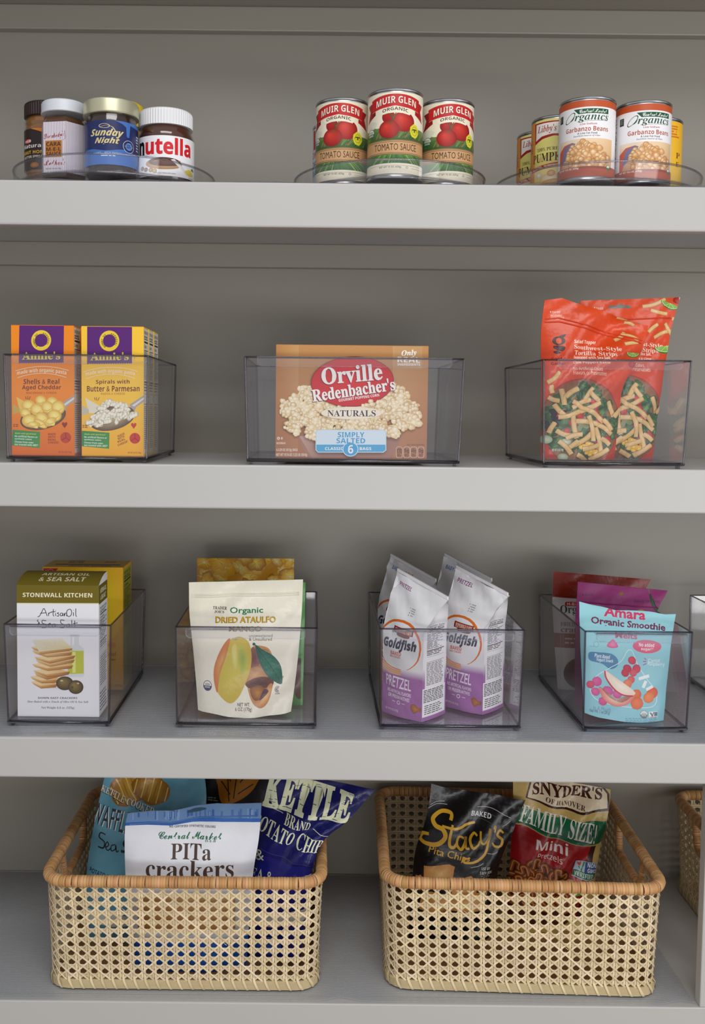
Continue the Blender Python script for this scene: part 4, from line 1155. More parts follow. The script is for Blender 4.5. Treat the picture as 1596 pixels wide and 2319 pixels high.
def bean_art():
    a = Art(CANQ); a.bg((244, 243, 246)); og = (196, 86, 44); g = (30, 84, 58)
    a.rect(D(-180), 0, D(180), 88, og)
    a.quad([(D(-28), 110), (D(46), 110), (D(46), 176), (D(-18), 176)], [g] * 4); a.text('Central Market', 'scr', D(-16), 118, D(42), 166, (236, 240, 232), off=.012)
    a.text('Organics', 'sbi', D(-42), 160, D(46), 290, g); a.ell(D(-36), 215, 14, 72, g, rot=12); a.ell(D(-36), 215, 11.5, 62, (244, 243, 246), rot=12)
    a.line([(D(-20), 278), (D(44), 262)], 3.5, g)
    br = (176, 76, 46)
    a.text('Low Sodium', 'b', D(-14), 296, D(20), 322, br); a.text('Garbanzo Beans', 'b', D(-46), 340, D(46), 405, br); a.text('A Low Fat Food', 'b', D(-19), 416, D(21), 444, (64, 50, 50)); a.text('Excellent Source of Fiber', 'bi', D(-27), 454, D(28), 480, (96, 80, 80))
    a.quad([(D(-66), 500), (D(60), 500), (D(60), 872), (D(-66), 872)], [(240, 226, 204), (238, 200, 150), (220, 170, 120), (190, 140, 100)])
    a.poly([(D(-66), 640), (D(-50), 560), (D(-28), 540), (D(-48), 700), (D(-58), 872), (D(-66), 872)], (204, 96, 70)); a.poly([(D(-50), 600), (D(-30), 540), (D(-22), 560), (D(-46), 760), (D(-58), 800)], (120, 120, 160))
    a.ell(D(4), 800, 72, 120, (226, 196, 160), (190, 140, 96), n=34)
    rr = random.Random(9); pts = []
    for i in range(105):
        g_ = rr.uniform(0, 2 * PI); d = math.sqrt(rr.random()); pts.append((4 + 44 * d * math.cos(g_), 720 + 190 * d * math.sin(g_)))
    pts = [p for p in pts if p[1] < 870]
    pts.sort(key=lambda p: p[1] + rr.uniform(-50, 50))
    for x, y in pts:
        a.ell(D(x), y, rr.uniform(10, 12.5), rr.uniform(36, 44), rr.choice(((250, 216, 164), (246, 204, 144), (252, 226, 182))), rr.choice(((190, 126, 68), (202, 140, 80), (174, 110, 56))), hx=-.25, hy=-.35, n=16, wob=.06, seed=int(x * 9 + y))
    a.rect(D(-180), 868, D(180), 1000, (178, 82, 52)); a.rect(D(-66), 868, D(60), 900, (150, 66, 46))
    a.text('NET WT 15.5 OZ (439g)', 'b', D(-64), 876, D(-14), 908, (244, 230, 216))
    a.ell(D(48), 880, 8, 42, (70, 120, 70)); a.ell(D(48), 880, 6.5, 34, (230, 236, 220), a0=180, a1=360)
    a.rect(D(-68), 150, D(-56), 250, (34, 50, 46)); a.fine(D(-66), 165, D(-58), 235, 4, (150, 160, 150), .4, 3, 2)
    a.fine(D(-110), 120, D(-78), 860, 34, (90, 86, 90), .5, 4, 3)
    return a
ba = bean_art()
GZ = W(1328, 217, .053).z
g1 = can('garbanzo_can', 'garbanzo bean can facing straight out, next to the pumpkin', 1328, .092, .0392, TF, GZ, ba, (244, 243, 246), 'garbanzo bean cans')
q = W(1459, 320, .100)
g2 = copy_tree(g1); g2.location.x, g2.location.y = q.x - .001, q.y + .006; g2.rotation_euler.z = math.radians(15) + face(g2.location.x, g2.location.y); g2['label'] = 'garbanzo bean can turned slightly away, next to the yellow can'
def pumpkin_art():
    a = Art(CANQ); a.bg((228, 216, 110), (216, 190, 90)); og = (236, 150, 40); rd = (170, 28, 34)
    a.rect(D(-180), 0, D(-34), 1000, og)
    a.quad([(D(-34), 0), (D(34), 0), (D(34), 430), (D(-34), 560)], [(236, 226, 130)] * 4)
    a.rect(D(-34), 520, D(180), 1000, (222, 206, 120))
    a.poly([(D(-36), 30), (D(30), 30), (D(30), 250), (D(14), 240), (D(-12), 270), (D(-34), 330)], rd)
    a.poly([(D(-31), 50), (D(24), 50), (D(24), 214), (D(12), 210), (D(-14), 230), (D(-31), 280)], (246, 240, 232))
    a.text("Libby's", 'sbi', D(-26), 78, D(20), 200, rd, rot=0)
    a.text('100% PURE', 'sb', D(-26), 390, D(24), 440, (70, 40, 34)); a.text('PUMPKIN', 'sb', D(-40), 470, D(52), 590, (52, 30, 30))
    a.poly([(D(-46), 660), (D(40), 600), (D(40), 660), (D(-46), 720)], rd); a.text('ALL NATURAL - NO PRESERVATIVES', 'b', D(-42), 640, D(38), 680, (246, 232, 200), rot=-14)
    a.rect(D(-180), 860, D(180), 1000, (206, 168, 84)); a.ell(D(8), 840, 44, 80, (238, 226, 196), (206, 176, 120)); a.ell(D(-20), 770, 12, 40, (246, 244, 236), (200, 190, 170)); a.ell(D(10), 760, 16, 46, (226, 180, 110), (190, 130, 60))
    a.ell(D(20), 900, 60, 60, (222, 170, 90), (196, 140, 60))
    a.fine(D(-74), 240, D(-42), 440, 8, (150, 70, 30), .5, 5, 3)
    a.text('NET WT 15 OZ (425g)', 'b', D(-20), 930, D(30), 965, (80, 50, 36))
    return a
pa = pumpkin_art()
p1 = can('pumpkin_can', 'pumpkin can tucked right behind the garbanzo beans', 1262, .177, .0388, TF, GZ, pa, (228, 216, 110), 'pumpkin cans', rot=math.radians(-22))
q = W(1222, 320, .258)
p2 = copy_tree(p1); p2.location.x, p2.location.y = .361, .258; p2['label'] = 'rear pumpkin can, half covered by the other pumpkin can'
a = Art(CANQ); a.bg((246, 184, 40), (238, 196, 60)); a.fine(D(10), 60, D(60), 240, 5, (210, 120, 30), .6, 4, 2)
a.text('P', 'sb', D(50), 430, D(64), 510, (130, 60, 20)); a.text('E', 'sb', D(50), 560, D(62), 630, (130, 60, 20)); a.rect(D(-180), 860, D(180), 1000, (226, 200, 90)); a.text('15 OZ', 'b', D(40), 900, D(70), 950, (120, 80, 20))
can('food_can', 'golden yellow can behind the outermost garbanzo bean can', 1484, .186, .0385, TF, GZ, a, (246, 184, 40))

# ---- jars
# hazelnut spread
R_ = .0415
r = jar('hazelnut_spread_jar', 'squat cocoa spread jar with white ribbed lid', 375, .121, [(.036, 0), (R_ - .001, .003), (R_, .008), (R_, .070), (R_ - .002, .076), (.0375, .081), (.0365, .0855), (.0365, .09)], 'spread_cocoa', (.0395, .0855, .1105, 'white_plastic', 60), zb=TF, top=W(375, 240, .0815).z)
a = Art(LABQ(-1.5, 1.5)); a.bg((242, 241, 243))
rd = (214, 26, 36)
a.text('n', 'b', D(-62), 130, D(-46), 465, (26, 22, 26), off=.02); a.text('utella', 'b', D(-43), 40, D(58), 468, rd, off=.02)
a.ell(D(-4), 690, 66, 150, (216, 176, 120), (178, 128, 74), rot=0, n=30); a.ell(D(-2), 650, 58, 110, (118, 62, 36), (70, 34, 20), rot=0, n=30); a.curve([(D(-26), 660), (D(-6), 590), (D(14), 650), (D(30), 600)], 7, (158, 100, 70), 6)
a.quad([(D(10), 590), (D(17), 570), (D(52), 900), (D(44), 930)], [(236, 234, 236), (226, 224, 226), (210, 206, 206), (230, 228, 228)])
for x, y, c in ((-52, 790, (150, 92, 52)), (-42, 830, (168, 106, 62)), (-30, 850, (226, 186, 130)), (-22, 880, (232, 196, 146))): a.ell(D(x), y, 9, 55, c, tuple(int(v * .6) for v in c), hx=-.2, hy=-.3, n=18)
a.blob([(D(54), 930), (D(40), 840), (D(56), 760), (D(68), 880)], (226, 200, 60)); a.blob([(D(60), 760), (D(66), 700), (D(72), 780)], (90, 130, 60)); a.text('FERRERO', 'b', D(52), 960, D(70), 985, (40, 40, 44))
a.text('HAZELNUT SPREAD WITH COCOA', 'b', D(-20), 920, D(20), 945, (60, 60, 64)); a.fine(D(-76), 180, D(-66), 700, 14, (90, 90, 96), .5, 2, 2)
wrap_label(r, R_ + .0003, .006, .0665, a, (242, 241, 243), -1.5, 1.5)

# chocolate sauce
R_ = .0375
r = jar('chocolate_sauce_jar', 'chocolate sauce jar with gold lid and navy label', 252, .085, [(.034, 0), (R_ - .0012, .003), (R_, .008), (R_ , .080), (R_ - .0015, .088), (.0355, .0915), (.0355, .097)], 'spread_dark', (.0392, .0925, .1145, 'gold_metal', 0), zb=TF, top=W(252, 218, .046).z)
a = Art(LABQ(-1.7, 1.7)); nv, lb, gd = (34, 44, 96), (70, 116, 190), (218, 200, 146)
a.bg(nv)
a.poly([(D(-98), 640)] + [(D(-98 + 14 * i), 660 + 26 * math.sin(i * 1.1 + 1)) for i in range(15)] + [(D(98), 1000), (D(-98), 1000)], lb)
a.poly([(D(8), 0), (D(97), 0), (D(97), 90), (D(60), 80), (D(44), 60), (D(41), 330), (D(37), 345), (D(34), 320), (D(33), 120), (D(24), 60)], lb)
a.text('Sunday', 'bi', D(-47), 190, D(26), 400, gd, off=.014, rot=2, sh=(1.5, 8, (16, 20, 56))); a.text('Night', 'bi', D(-36), 385, D(17), 560, gd, off=.014, rot=2, sh=(1.5, 8, (16, 20, 56)))
a.ell(D(-15), 130, 21, 52, gd); a.ell(D(-15), 130, 18, 43, nv); a.curve([(D(-24), 150), (D(-10), 120), (D(2), 150), (D(8), 230)], 4, gd, 6)
a.ell(D(40), 545, 26, 140, (224, 226, 236), n=32); a.ell(D(40), 545, 24.5, 132, nv, n=32); a.ell(D(40), 545, 15, 82, (150, 180, 220), n=28); a.ell(D(40), 545, 13.5, 74, (80, 130, 200), n=28)
ring_text(a, 'FINEST PURE INGREDIENTS', 'b', D(40), 545, 19, 0, 15, 5, (224, 226, 236)); a.fine(D(33), 505, D(47), 590, 3, nv, .5, 2, 2)
a.text('SWEET + RICH CHOCOLATE', 'b', D(-40), 716, D(36), 752, (214, 224, 240)); a.fine(D(-22), 786, D(18), 812, 1, (214, 224, 240), .8, 2, 4)
a.fine(D(66), 240, D(82), 620, 6, (214, 224, 240), .4, 3, 2); a.fine(D(-90), 240, D(-72), 640, 12, (120, 130, 180), .4, 3, 2)
wrap_label(r, R_ + .0003, .014, .080, a, nv, -1.7, 1.7)

# caramel sauce: faceted jar
c = W(145, 320, .106); R_ = .0345
root = empty('caramel_sauce_jar', (c.x, c.y, TF), math.radians(-25) + face(c.x, c.y), 'caramel sauce jar with white lid and striped label', 'jar')
def hexring(rad, z, n=6): return [(rad * math.sin(2 * PI * (i + .5) / n), -rad * math.cos(2 * PI * (i + .5) / n), z) for i in range(n)]
def hexloft(pk, lv, m, col=(255, 255, 255), n=6):
    V = []; F = []
    for rad, z in lv: V += hexring(rad, z, n)
    for k in range(len(lv) - 1):
        for i in range(n): j = (i + 1) % n; F.append((k * n + i, k * n + j, (k + 1) * n + j, (k + 1) * n + i))
    F.append(tuple(reversed(range(n)))); F.append(tuple((len(lv) - 1) * n + i for i in range(n)))
    pk.add(V, F, m, col)
pk = Pack(); hexloft(pk, [(.032, .002), (R_ - .0018, .006), (R_ - .0018, .080), (.026, .088), (.025, .089)], 'spread_caramel'); pk.build('contents', root)
pk = Pack(); hexloft(pk, [(.033, 0), (R_, .004), (R_, .083), (.029, .091), (.0285, .098)], 'clear_glass'); pk.build('glass', root)
pk = Pack(); add_lathe(pk, [(0, .0945), (.0318, .0945), (.0325, .0955), (.0318, .0975), (.0318, .1085), (.0305, .111), (.027, .1128), (0, .1128)], 'white_metal'); pk.build('lid', root)
pk = Pack(); fr = hexring(R_ + .0004, 0)
for i in range(5, 8):                                        # three visible facets carry the label
    p, q = np.array(fr[(i - 1) % 6]), np.array(fr[i % 6])
    a = Art([(0, 0), (104, 200)]); a.bg((240, 234, 238))
    for k in range(15): a.rect(2 + k * 7, -5, 4.6 + k * 7, 205, (140, 122, 150))
    if i == 6:
        a.rect(-2, 88, 100, 200, (240, 234, 238)) if False else None
        a.rect(8, 74, 84, 140, (176, 112, 46))
        for t_, y0, y1 in (('CARA', 80, 96), ('M-E-L', 101, 115), ('SAUCE', 119, 133)): a.text(t_, 'b', 13, y0, 79, y1, (54, 24, 22))
        a.text("Somebody's", 'scr', 2, 40, 96, 72, (150, 40, 48), off=.012, rot=-6); a.line([(96, 36), (100, 66), (90, 74)], 1.4, (150, 40, 48)); a.text("Mother's", 'scr', 2, 146, 100, 172, (150, 40, 48), off=.012)
        a.text('NET WT 13.2 OZ (375g)', 'b', 12, 182, 80, 189, (90, 60, 66))
    pz = np.array((0, 0, 1.0))
    put(pk, flat(p + pz * .079, q - p, pz * -.071), a, 'label', 3e-5)
pk.build('paper_label', root)

# peanut butter and the bottle behind
R_ = .0335
r = jar('peanut_butter_jar', 'peanut butter jar with dark brown ribbed lid behind the striped label', 107, .172, [(.030, 0), (R_ - .001, .003), (R_, .01), (R_, .020), (R_ - .0016, .024), (R_, .028), (R_, .098), (R_ - .0016, .102), (R_, .107), (.031, .115), (.030, .12)], 'spread_peanut', (.0335, .1165, .139, 'brown_plastic', 54), zb=TF, top=W(107, 225, .139).z, rot=math.radians(-14))
a = Art(LABQ(-1.6, 1.6)); dk = (44, 30, 30); a.bg(dk)
a.poly([(D(-30), 0), (D(92), 0), (D(92), 300), (D(30), 180), (D(-10), 60)], (226, 130, 36)); a.ell(D(-42), 300, 20, 60, (190, 40, 40)); a.text('HEB', 'b', D(-54), 270, D(-30), 330, (244, 240, 236))
a.ell(D(10), 230, 14, 60, (60, 130, 90)); a.ell(D(10), 230, 12, 50, (226, 234, 224)); a.text('Natural', 'b', D(-64), 370, D(4), 470, (240, 232, 224)); a.text('HONEY', 'b', D(-24), 540, D(22), 620, (232, 180, 50)); a.text('PEANUT', 'b', D(-74), 540, D(-30), 620, (232, 180, 50))
a.text('BUTTER SPREAD', 'b', D(-60), 660, D(8), 720, (226, 216, 206)); a.ell(D(-20), 900, 22, 70, (186, 120, 50), (140, 80, 30))
wrap_label(r, R_ + .0003, .03, .094, a, dk, -1.6, 1.6)
c = W(288, 320, .262)
root = empty('honey_bottle', (c.x, c.y, TF), 0, 'bottle behind the gold lid, only its yellow cap peeking out', 'bottle'); k = (W(290, 226, .24).z - TF) / .163
pk = Pack(); add_lathe(pk, [(r, z * k) for r, z in ((0, 0), (.027, 0), (.029, .004), (.029, .09), (.026, .112), (.022, .122), (0, .122))], 'spread_peanut'); pk.build('bottle_body', root)
pk = Pack(); add_lathe(pk, [(r, z * k) for r, z in ((0, .122), (.027, .122), (.027, .150), (.025, .158), (.018, .163), (0, .163))], 'yellow_plastic'); pk.build('cap', root)
# ================================================================== row of narrow deep bins
cG = crop(0, 1240, 4.2); cH = crop(380, 1240, 4.2); cI = crop(810, 1250, 3.893); cJ = crop(1190, 1260, 3.931)
b1 = clear_bin((9, 1414), (250, 1416), (20, 1640), (247, 1641), .043, .275, Z3, 'narrow clear bin holding the olive and yellow cracker boxes')
b2 = clear_bin((398, 1420), (718, 1422), (401, 1646), (713, 1648), .043, .275, Z3, 'narrow clear bin holding the dried mango pouch')
b3 = clear_bin((862, 1424), (1188, 1427), (860, 1651), (1174, 1654), .043, .275, Z3, 'narrow clear bin holding four white paper bags')
b4 = clear_bin((1326, 1430), (1568, 1432), (1319, 1656), (1552, 1658), .043, .275, Z3, 'narrow clear bin holding the light blue pouch')
q = W(1572, 1345, .043 + .275)
b5 = clear_bin((1710, 1432), (1960, 1434), (1702, 1658), (1948, 1660), .043, .275, Z3, 'clear bin mostly beyond the picture, past the bin with the light blue pouch')
b5.location.x = q.x + .074
ZF = b1['zf'] + .0002

# ---- olive and white cracker box
qG = [(155, 352), (938, 370), (945, 1620), (172, 1618)]
ol, wh = (112, 98, 26), (234, 235, 240)
a = Art(qG); a.bg(wh); a.rect(100, 300, 1000, 533, ol); a.quad([(100, 524), (1000, 536), (1000, 546), (100, 534)], [(226, 222, 190)] * 4)
a.quad([(100, 300), (1000, 300), (1000, 536), (100, 524)], [ol] * 4)
a.text('STONEWALL KITCHEN', 'b', 214, 432, 876, 474, (238, 234, 206), rot=1)
ink = (30, 36, 46)
def pen(p, w=6.5): a.curve(p, w, ink, 6)
pen([(358, 660), (375, 655), (395, 620), (415, 582), (430, 600), (450, 655)]); pen([(384, 628), (440, 622)])                       # A
pen([(462, 622), (464, 655)]); pen([(464, 635), (478, 620), (490, 622)])                                                           # r
pen([(508, 588), (506, 640), (514, 658)]); pen([(486, 616), (530, 612)]); pen([(530, 626), (530, 654)]); pen([(530, 600), (532, 604)])       # t i
pen([(562, 622), (546, 628), (562, 640), (556, 656), (540, 652)]); pen([(596, 628), (576, 630), (578, 654), (594, 648), (598, 628), (600, 656)])    # s a
pen([(612, 626), (612, 656), (622, 630), (634, 630), (634, 658)])                                                                    # n
pen([(660, 590), (638, 606), (638, 648), (660, 660), (680, 640), (680, 604), (662, 588)]); pen([(700, 620), (700, 656)]); pen([(700, 600), (701, 604)]); pen([(722, 584), (722, 650), (732, 660)])
pen([(366, 690), (356, 700), (376, 722), (360, 732), (376, 716)]); pen([(440, 700), (404, 696), (404, 722), (440, 736), (436, 764), (398, 766)]); pen([(462, 742), (482, 736), (478, 724), (462, 734), (462, 760), (484, 760)]); pen([(524, 730), (500, 736), (504, 762), (522, 756), (526, 732), (530, 764)])
pen([(614, 698), (580, 694), (582, 724), (614, 740), (606, 766), (572, 764)]); pen([(660, 732), (636, 738), (640, 764), (656, 756), (662, 732), (666, 764)]); pen([(684, 694), (684, 764)]); pen([(712, 700), (712, 756), (726, 766)]); pen([(696, 728), (740, 722)])
# oil bottle
a.poly([(664, 840), (760, 840), (752, 856), (752, 930), (800, 970), (804, 1220), (790, 1240), (640, 1240), (640, 960), (674, 930), (672, 856)], (214, 220, 222)); a.poly([(650, 990), (796, 990), (798, 1206), (650, 1212)], (188, 196, 62)); a.quad([(690, 1000), (720, 1000), (722, 1200), (692, 1200)], [(222, 226, 130)] * 4)
a.quad([(690, 856), (706, 856), (706, 930), (690, 940)], [(238, 242, 244)] * 4); a.ell(712, 842, 50, 8, (190, 198, 204))
a.ell(600, 1330, 230, 40, (196, 196, 200), wh)
# stacked crackers
rr = random.Random(4)
for i, (x, y, w_, t) in enumerate(((300, 1290, 250, 10), (290, 1240, 300, 12), (330, 1205, 320, -6), (320, 1180, 350, 4), (310, 1120, 390, 4), (345, 1080, 370, -4), (330, 1050, 390, -8), (310, 990, 380, 6), (300, 955, 380, 2))):
    c1 = rr.choice(((222, 176, 106), (206, 152, 84), (232, 196, 136))); c2 = rr.choice(((160, 100, 44), (176, 112, 52)))
    a.quad([(x, y - 4), (x + w_ * .55, y - 22 - t), (x + w_, y + t * 2), (x + w_ * .35, y + 34)], [(238, 218, 176), c1, c1, (236, 208, 158)])
    a.quad([(x, y - 4), (x + w_ * .35, y + 34), (x + w_ * .38, y + 62), (x + 24, y + 24)], [(226, 196, 140), c1, c2, c1])
    a.quad([(x + w_ * .35, y + 34), (x + w_, y + t * 2), (x + w_ - 16, y + t * 2 + 30), (x + w_ * .38, y + 62)], [c1, c2, (150, 92, 42), c2])
a.quad([(312, 888), (590, 866), (690, 966), (376, 1000)], [(228, 224, 202), (236, 232, 212), (222, 206, 160), (226, 216, 184)]); a.quad([(376, 998), (690, 964), (690, 982), (380, 1026)], [(214, 176, 116), (190, 136, 70), (170, 112, 50), (186, 126, 62)])
for i in range(26): a.ell(rr.uniform(370, 610), rr.uniform(890, 975), 3, 3, (206, 192, 156), n=6)
for x, y in ((620, 1300), (724, 1336)): a.ell(x, y, 82 if x < 700 else 72, 66, (142, 122, 62), (52, 42, 20), hx=-.3, hy=-.35, n=30)
a.ell(690, 1340, 14, 16, (60, 44, 24), (100, 84, 40)); a.ell(590, 1275, 14, 8, (200, 190, 140)); a.ell(745, 1300, 12, 7, (200, 190, 140))
a.text('DOWN EAST CRACKERS', 'b', 366, 1432, 738, 1450, (60, 60, 66)); a.text('Slow-Baked with a Touch of Olive Oil & Sea Salt', 'sbi', 262, 1466, 842, 1492, (76, 76, 84)); a.text('Net Weight 4.4 oz. (125g)', 'sb', 396, 1522, 712, 1550, (76, 76, 84))
s = Art([(0, 0), (85, 250)]); s.bg(wh); s.rect(-5, -5, 90, 36, ol); s.text('ARTISAN OIL', 'b', 14, 8, 74, 17, (238, 234, 206)); s.text('& SEA SALT', 'b', 16, 21, 70, 30, (238, 234, 206)); facts(s, 8, 40, 80, 200, 4, 24, paper=wh); s.fine(8, 206, 80, 244, 6, (90, 90, 96), .45, 6, 6)
t = Art([(0, 0), (830, 280)]); t.bg(ol); t.text('ARTISAN OIL', 'b', 200, 92, 690, 146, (220, 214, 184)); t.text('& SEA SALT', 'b', 200, 176, 670, 236, (220, 214, 184))
carton('cracker_box', 'white cracker box with olive rounded lid at the front of its bin', 'box', qG, cG, .060, .058, ZF, a, s, t, wh, roll=.012, m='card_matte')

# ---- yellow cracker box behind
qY = [(398, 186), (1190, 196), (1150, 1358), (420, 1350)]
ye = (232, 178, 30)
a = Art(qY); a.bg(ye, (206, 150, 24)); a.ell(900, 520, 330, 420, (236, 220, 50), ye, n=40)
a.poly([(406, 198), (552, 198), (508, 250), (480, 330), (406, 330)], (180, 18, 36)); a.ell(476, 240, 34, 36, (226, 150, 160)); a.ell(476, 240, 30, 32, (180, 18, 36)); a.line([(420, 210), (450, 236)], 3.5, (226, 150, 160)); a.line([(446, 206), (420, 240)], 3.5, (226, 150, 160)); a.ell(474, 240, 14, 14, (226, 150, 160)); a.ell(474, 240, 11, 11, (180, 18, 36))
a.text('Original', 'sbi', 900, 1010, 1100, 1062, (110, 60, 20)); a.fine(1050, 1078, 1104, 1100, 1, (130, 80, 20), .7, 2, 3); a.text('NET WT 9.1 OZ (258g)', 'b', 860, 1306, 1146, 1336, (120, 76, 20)); a.ell(1060, 950, 40, 24, (206, 120, 40))
s = Art([(0, 0), (80, 280)]); s.bg(ye); facts(s, 8, 6, 74, 270, 6, 36, (34, 40, 14), (176, 178, 40))
t = Art([(0, 0), (860, 60)]); t.bg((206, 166, 56)); t.text('WHEAT THINS', 'b', 190, 4, 360, 26, (60, 40, 40)); t.rect(90, 34, 800, 42, (60, 40, 30)); t.text('OPEN FOR 100% AWESOMENESS', 'b', 260, 44, 720, 54, (70, 50, 20)); t.rect(590, 8, 720, 20, (190, 90, 40))
carton('cracker_box', 'tall golden yellow cracker box standing behind the olive-lidded one', 'box', qY, cG, .20, .072, ZF, a, s, t, ye, m='card')

# ---- dried mango pouch, green pouch, golden pouch
def chips(a, n, box, seed):
    rr = random.Random(seed)
    for i in range(n):
        x, y = rr.uniform(box[0], box[2]), rr.uniform(box[1], box[3]); r = rr.uniform(60, 110)
        a.ell(x, y, r, r * rr.uniform(.5, .85), rr.choice(((255, 226, 90), (255, 238, 140), (246, 200, 56))), rr.choice(((206, 136, 36), (226, 164, 44), (178, 106, 26))), rot=rr.uniform(0, 180), n=18, wob=.2, seed=i, hx=-.1, hy=-.2)
        for k in range(7):
            g = rr.uniform(0, 6.3); a.line([(x + r * .15 * math.cos(g), y + r * .1 * math.sin(g)), (x + r * .75 * math.cos(g), y + r * .5 * math.sin(g))], 4, rr.choice(((196, 140, 30), (246, 222, 120))))
        if rr.random() < .5: a.ell(x, y, 22, 16, (246, 238, 196), (226, 196, 110), n=12)
a = Art([(255, 100), (1200, 100), (1190, 1500), (240, 1500)]); a.bg((214, 150, 40)); chips(a, 60, (240, 80, 1220, 700), 5); chips(a, 40, (240, 700, 500, 1500), 8)
pouch('dried_fruit_pouch', 'golden dried fruit pouch, rearmost and tallest in its bin', 'pouch', [(276, 100), (288, 700), (296, 1395)], [(1200, 104), (1195, 700), (1185, 1395)], cH, .292, .255, a, bulge=.012, back=.010, m='film', body=(180, 110, 24), wr=.0012, seed=3, zfloor=ZF, crimp=.06)
gr = (62, 128, 56)
a = Art([(440, 340), (1310, 340), (1290, 1540), (440, 1540)]); a.bg(gr); a.ell(850, 380, 22, 22, (210, 170, 90)); a.ell(1250, 1240, 60, 200, (96, 60, 50), (70, 44, 40)); a.quad([(1270, 330), (1320, 330), (1310, 1560), (1262, 1560)], [(104, 170, 96), (80, 150, 74), (74, 140, 70), (90, 160, 84)])
pouch('dried_fruit_pouch', 'green pouch hidden behind the cream mango pouch, its edge showing', 'pouch', [(446, 316), (450, 900), (460, 1500)], [(1308, 330), (1300, 800), (1280, 1525)], cH, .150, .128, a, bulge=.010, back=.008, m='film', body=gr, wr=.0012, seed=6, zfloor=ZF, crimp=.1)
qm = [(200, 375), (1285, 350), (1190, 1635), (285, 1620)]
cr_ = (233, 229, 212)
a = Art(qm); a.bg(cr_)
a.text('TRADER', 'sb', 430, 602, 565, 630, (40, 36, 34), off=.006); a.text("JOE'S", 'sb', 444, 638, 540, 664, (40, 36, 34), off=.006); a.text('Organic', 'r', 594, 604, 908, 676, (24, 116, 76), off=.022)
a.text('DRIED ATAULFO', 'r', 462, 690, 1030, 748, (206, 164, 30), off=.022, sh=(-4, 3, (40, 34, 26))); a.text('MANGO', 'r', 586, 780, 894, 830, (150, 120, 70), off=.02); a.text('unsweetened', 'r', 776, 852, 998, 880, (70, 66, 60)); a.text('& Unsulfured', 'r', 776, 884, 992, 914, (70, 66, 60), off=.008)
# window with dried pieces, leaf, mango
a.fan(spline([(800, 980), (900, 960), (980, 1010), (1020, 1180), (1004, 1320), (960, 1480), (890, 1545), (810, 1490), (760, 1330), (760, 1160)], 5, True), (150, 96, 60), (196, 140, 90))
a.blob([(800, 980), (850, 1000), (880, 1120), (830, 1180), (780, 1120)], (96, 60, 66), (140, 90, 80)); a.blob([(760, 1190), (880, 1150), (960, 1240), (860, 1280), (750, 1300)], (206, 160, 112), (170, 120, 84)); a.blob([(750, 1300), (880, 1250), (1000, 1270), (990, 1340), (860, 1360), (770, 1350)], (70, 42, 48), (104, 62, 50))
a.blob([(790, 1360), (880, 1330), (930, 1380), (880, 1460), (820, 1460)], (190, 128, 60), (120, 70, 40)); a.blob([(960, 1330), (1000, 1330), (960, 1480), (890, 1540), (860, 1500)], (226, 170, 100), (186, 128, 70)); a.blob([(900, 1400), (930, 1360), (960, 1390), (880, 1470)], (80, 50, 60))
a.fan(spline([(690, 874), (770, 920), (802, 1040), (790, 1180), (740, 1320), (680, 1440), (600, 1500), (510, 1440), (452, 1320), (446, 1180), (490, 1040), (560, 920), (620, 895)], 5, True), (206, 194, 84), (200, 176, 70), (640, 1180))
a.blob([(560, 920), (600, 900), (560, 1060), (500, 1240), (480, 1400), (450, 1300), (446, 1180), (490, 1040)], (212, 160, 86), (204, 116, 72)); a.blob([(690, 960), (740, 1000), (760, 1120), (720, 1240), (680, 1100)], (150, 170, 80), (186, 188, 84)); a.ell(650, 898, 36, 14, (160, 140, 100), (200, 180, 90)); a.blob([(620, 960), (660, 950), (670, 1150), (640, 1180), (615, 1060)], (224, 216, 140), (208, 196, 96))
lf = [(838, 950), (900, 990), (1000, 1050), (1060, 1120), (1086, 1200), (1086, 1320), (1010, 1290), (940, 1230), (880, 1120), (850, 1020)]
a.fan(spline(lf, 5, True), (24, 124, 98), (12, 92, 76)); a.curve([(830, 940), (880, 1010), (980, 1150), (1080, 1310)], 5, (8, 56, 52), 6)
for k in range(8):
    t = .16 + .1 * k; x, y = 838 + 245 * t, 950 + 365 * t; a.curve([(x, y), (x + 50, y - 14), (x + 84 - 6 * k, y + 4)], 3, (8, 60, 56), 5); a.curve([(x, y), (x + 6, y + 36), (x + 14, y + 70 - 5 * k)], 3, (8, 60, 56), 5)
a.ell(824, 944, 14, 14, (14, 88, 74))
a.ell(384, 1342, 42, 49, (58, 66, 110)); a.ell(384, 1342, 37, 43, cr_); a.ell(384, 1342, 37, 43, (58, 66, 110), a0=0, a1=180); a.text('USDA', 'b', 362, 1320, 406, 1338, (58, 66, 110)); a.text('ORGANIC', 'b', 358, 1348, 410, 1362, cr_)
a.text('NET WT.', 'r', 670, 1492, 788, 1526, (40, 38, 40), off=.012); a.text('6 OZ (170g)', 'r', 648, 1534, 806, 1580, (40, 38, 40), off=.012)
for rx, a0, a1 in ((30, 60, 320), (19, 50, 330), (9, 40, 330)): a.line([(1046 + rx * .8 * math.cos(math.radians(g)), 1370 + rx * math.sin(math.radians(g))) for g in range(a0, a1, 15)], 5, (60, 66, 90))
a.text('TYPE', 'b', 1020, 1408, 1066, 1422, (60, 66, 90))
pouch('dried_fruit_pouch', 'cream dried mango pouch at the front of its bin, mango and leaf printed on it', 'pouch', [(200, 378), (208, 700), (250, 1100), (288, 1590)], [(1285, 350), (1270, 700), (1225, 1200), (1170, 1605)], cH, .112, .078, a,
      bulge=.017, back=.012, m='film', body=cr_, wr=.0012, seed=2, zfloor=ZF, crimp=.075, zip_at=[.098, .113], seal=cr_, bottom=[0, 12, 20, 36, 40, 36, 24, 14, 0], foot=.9)

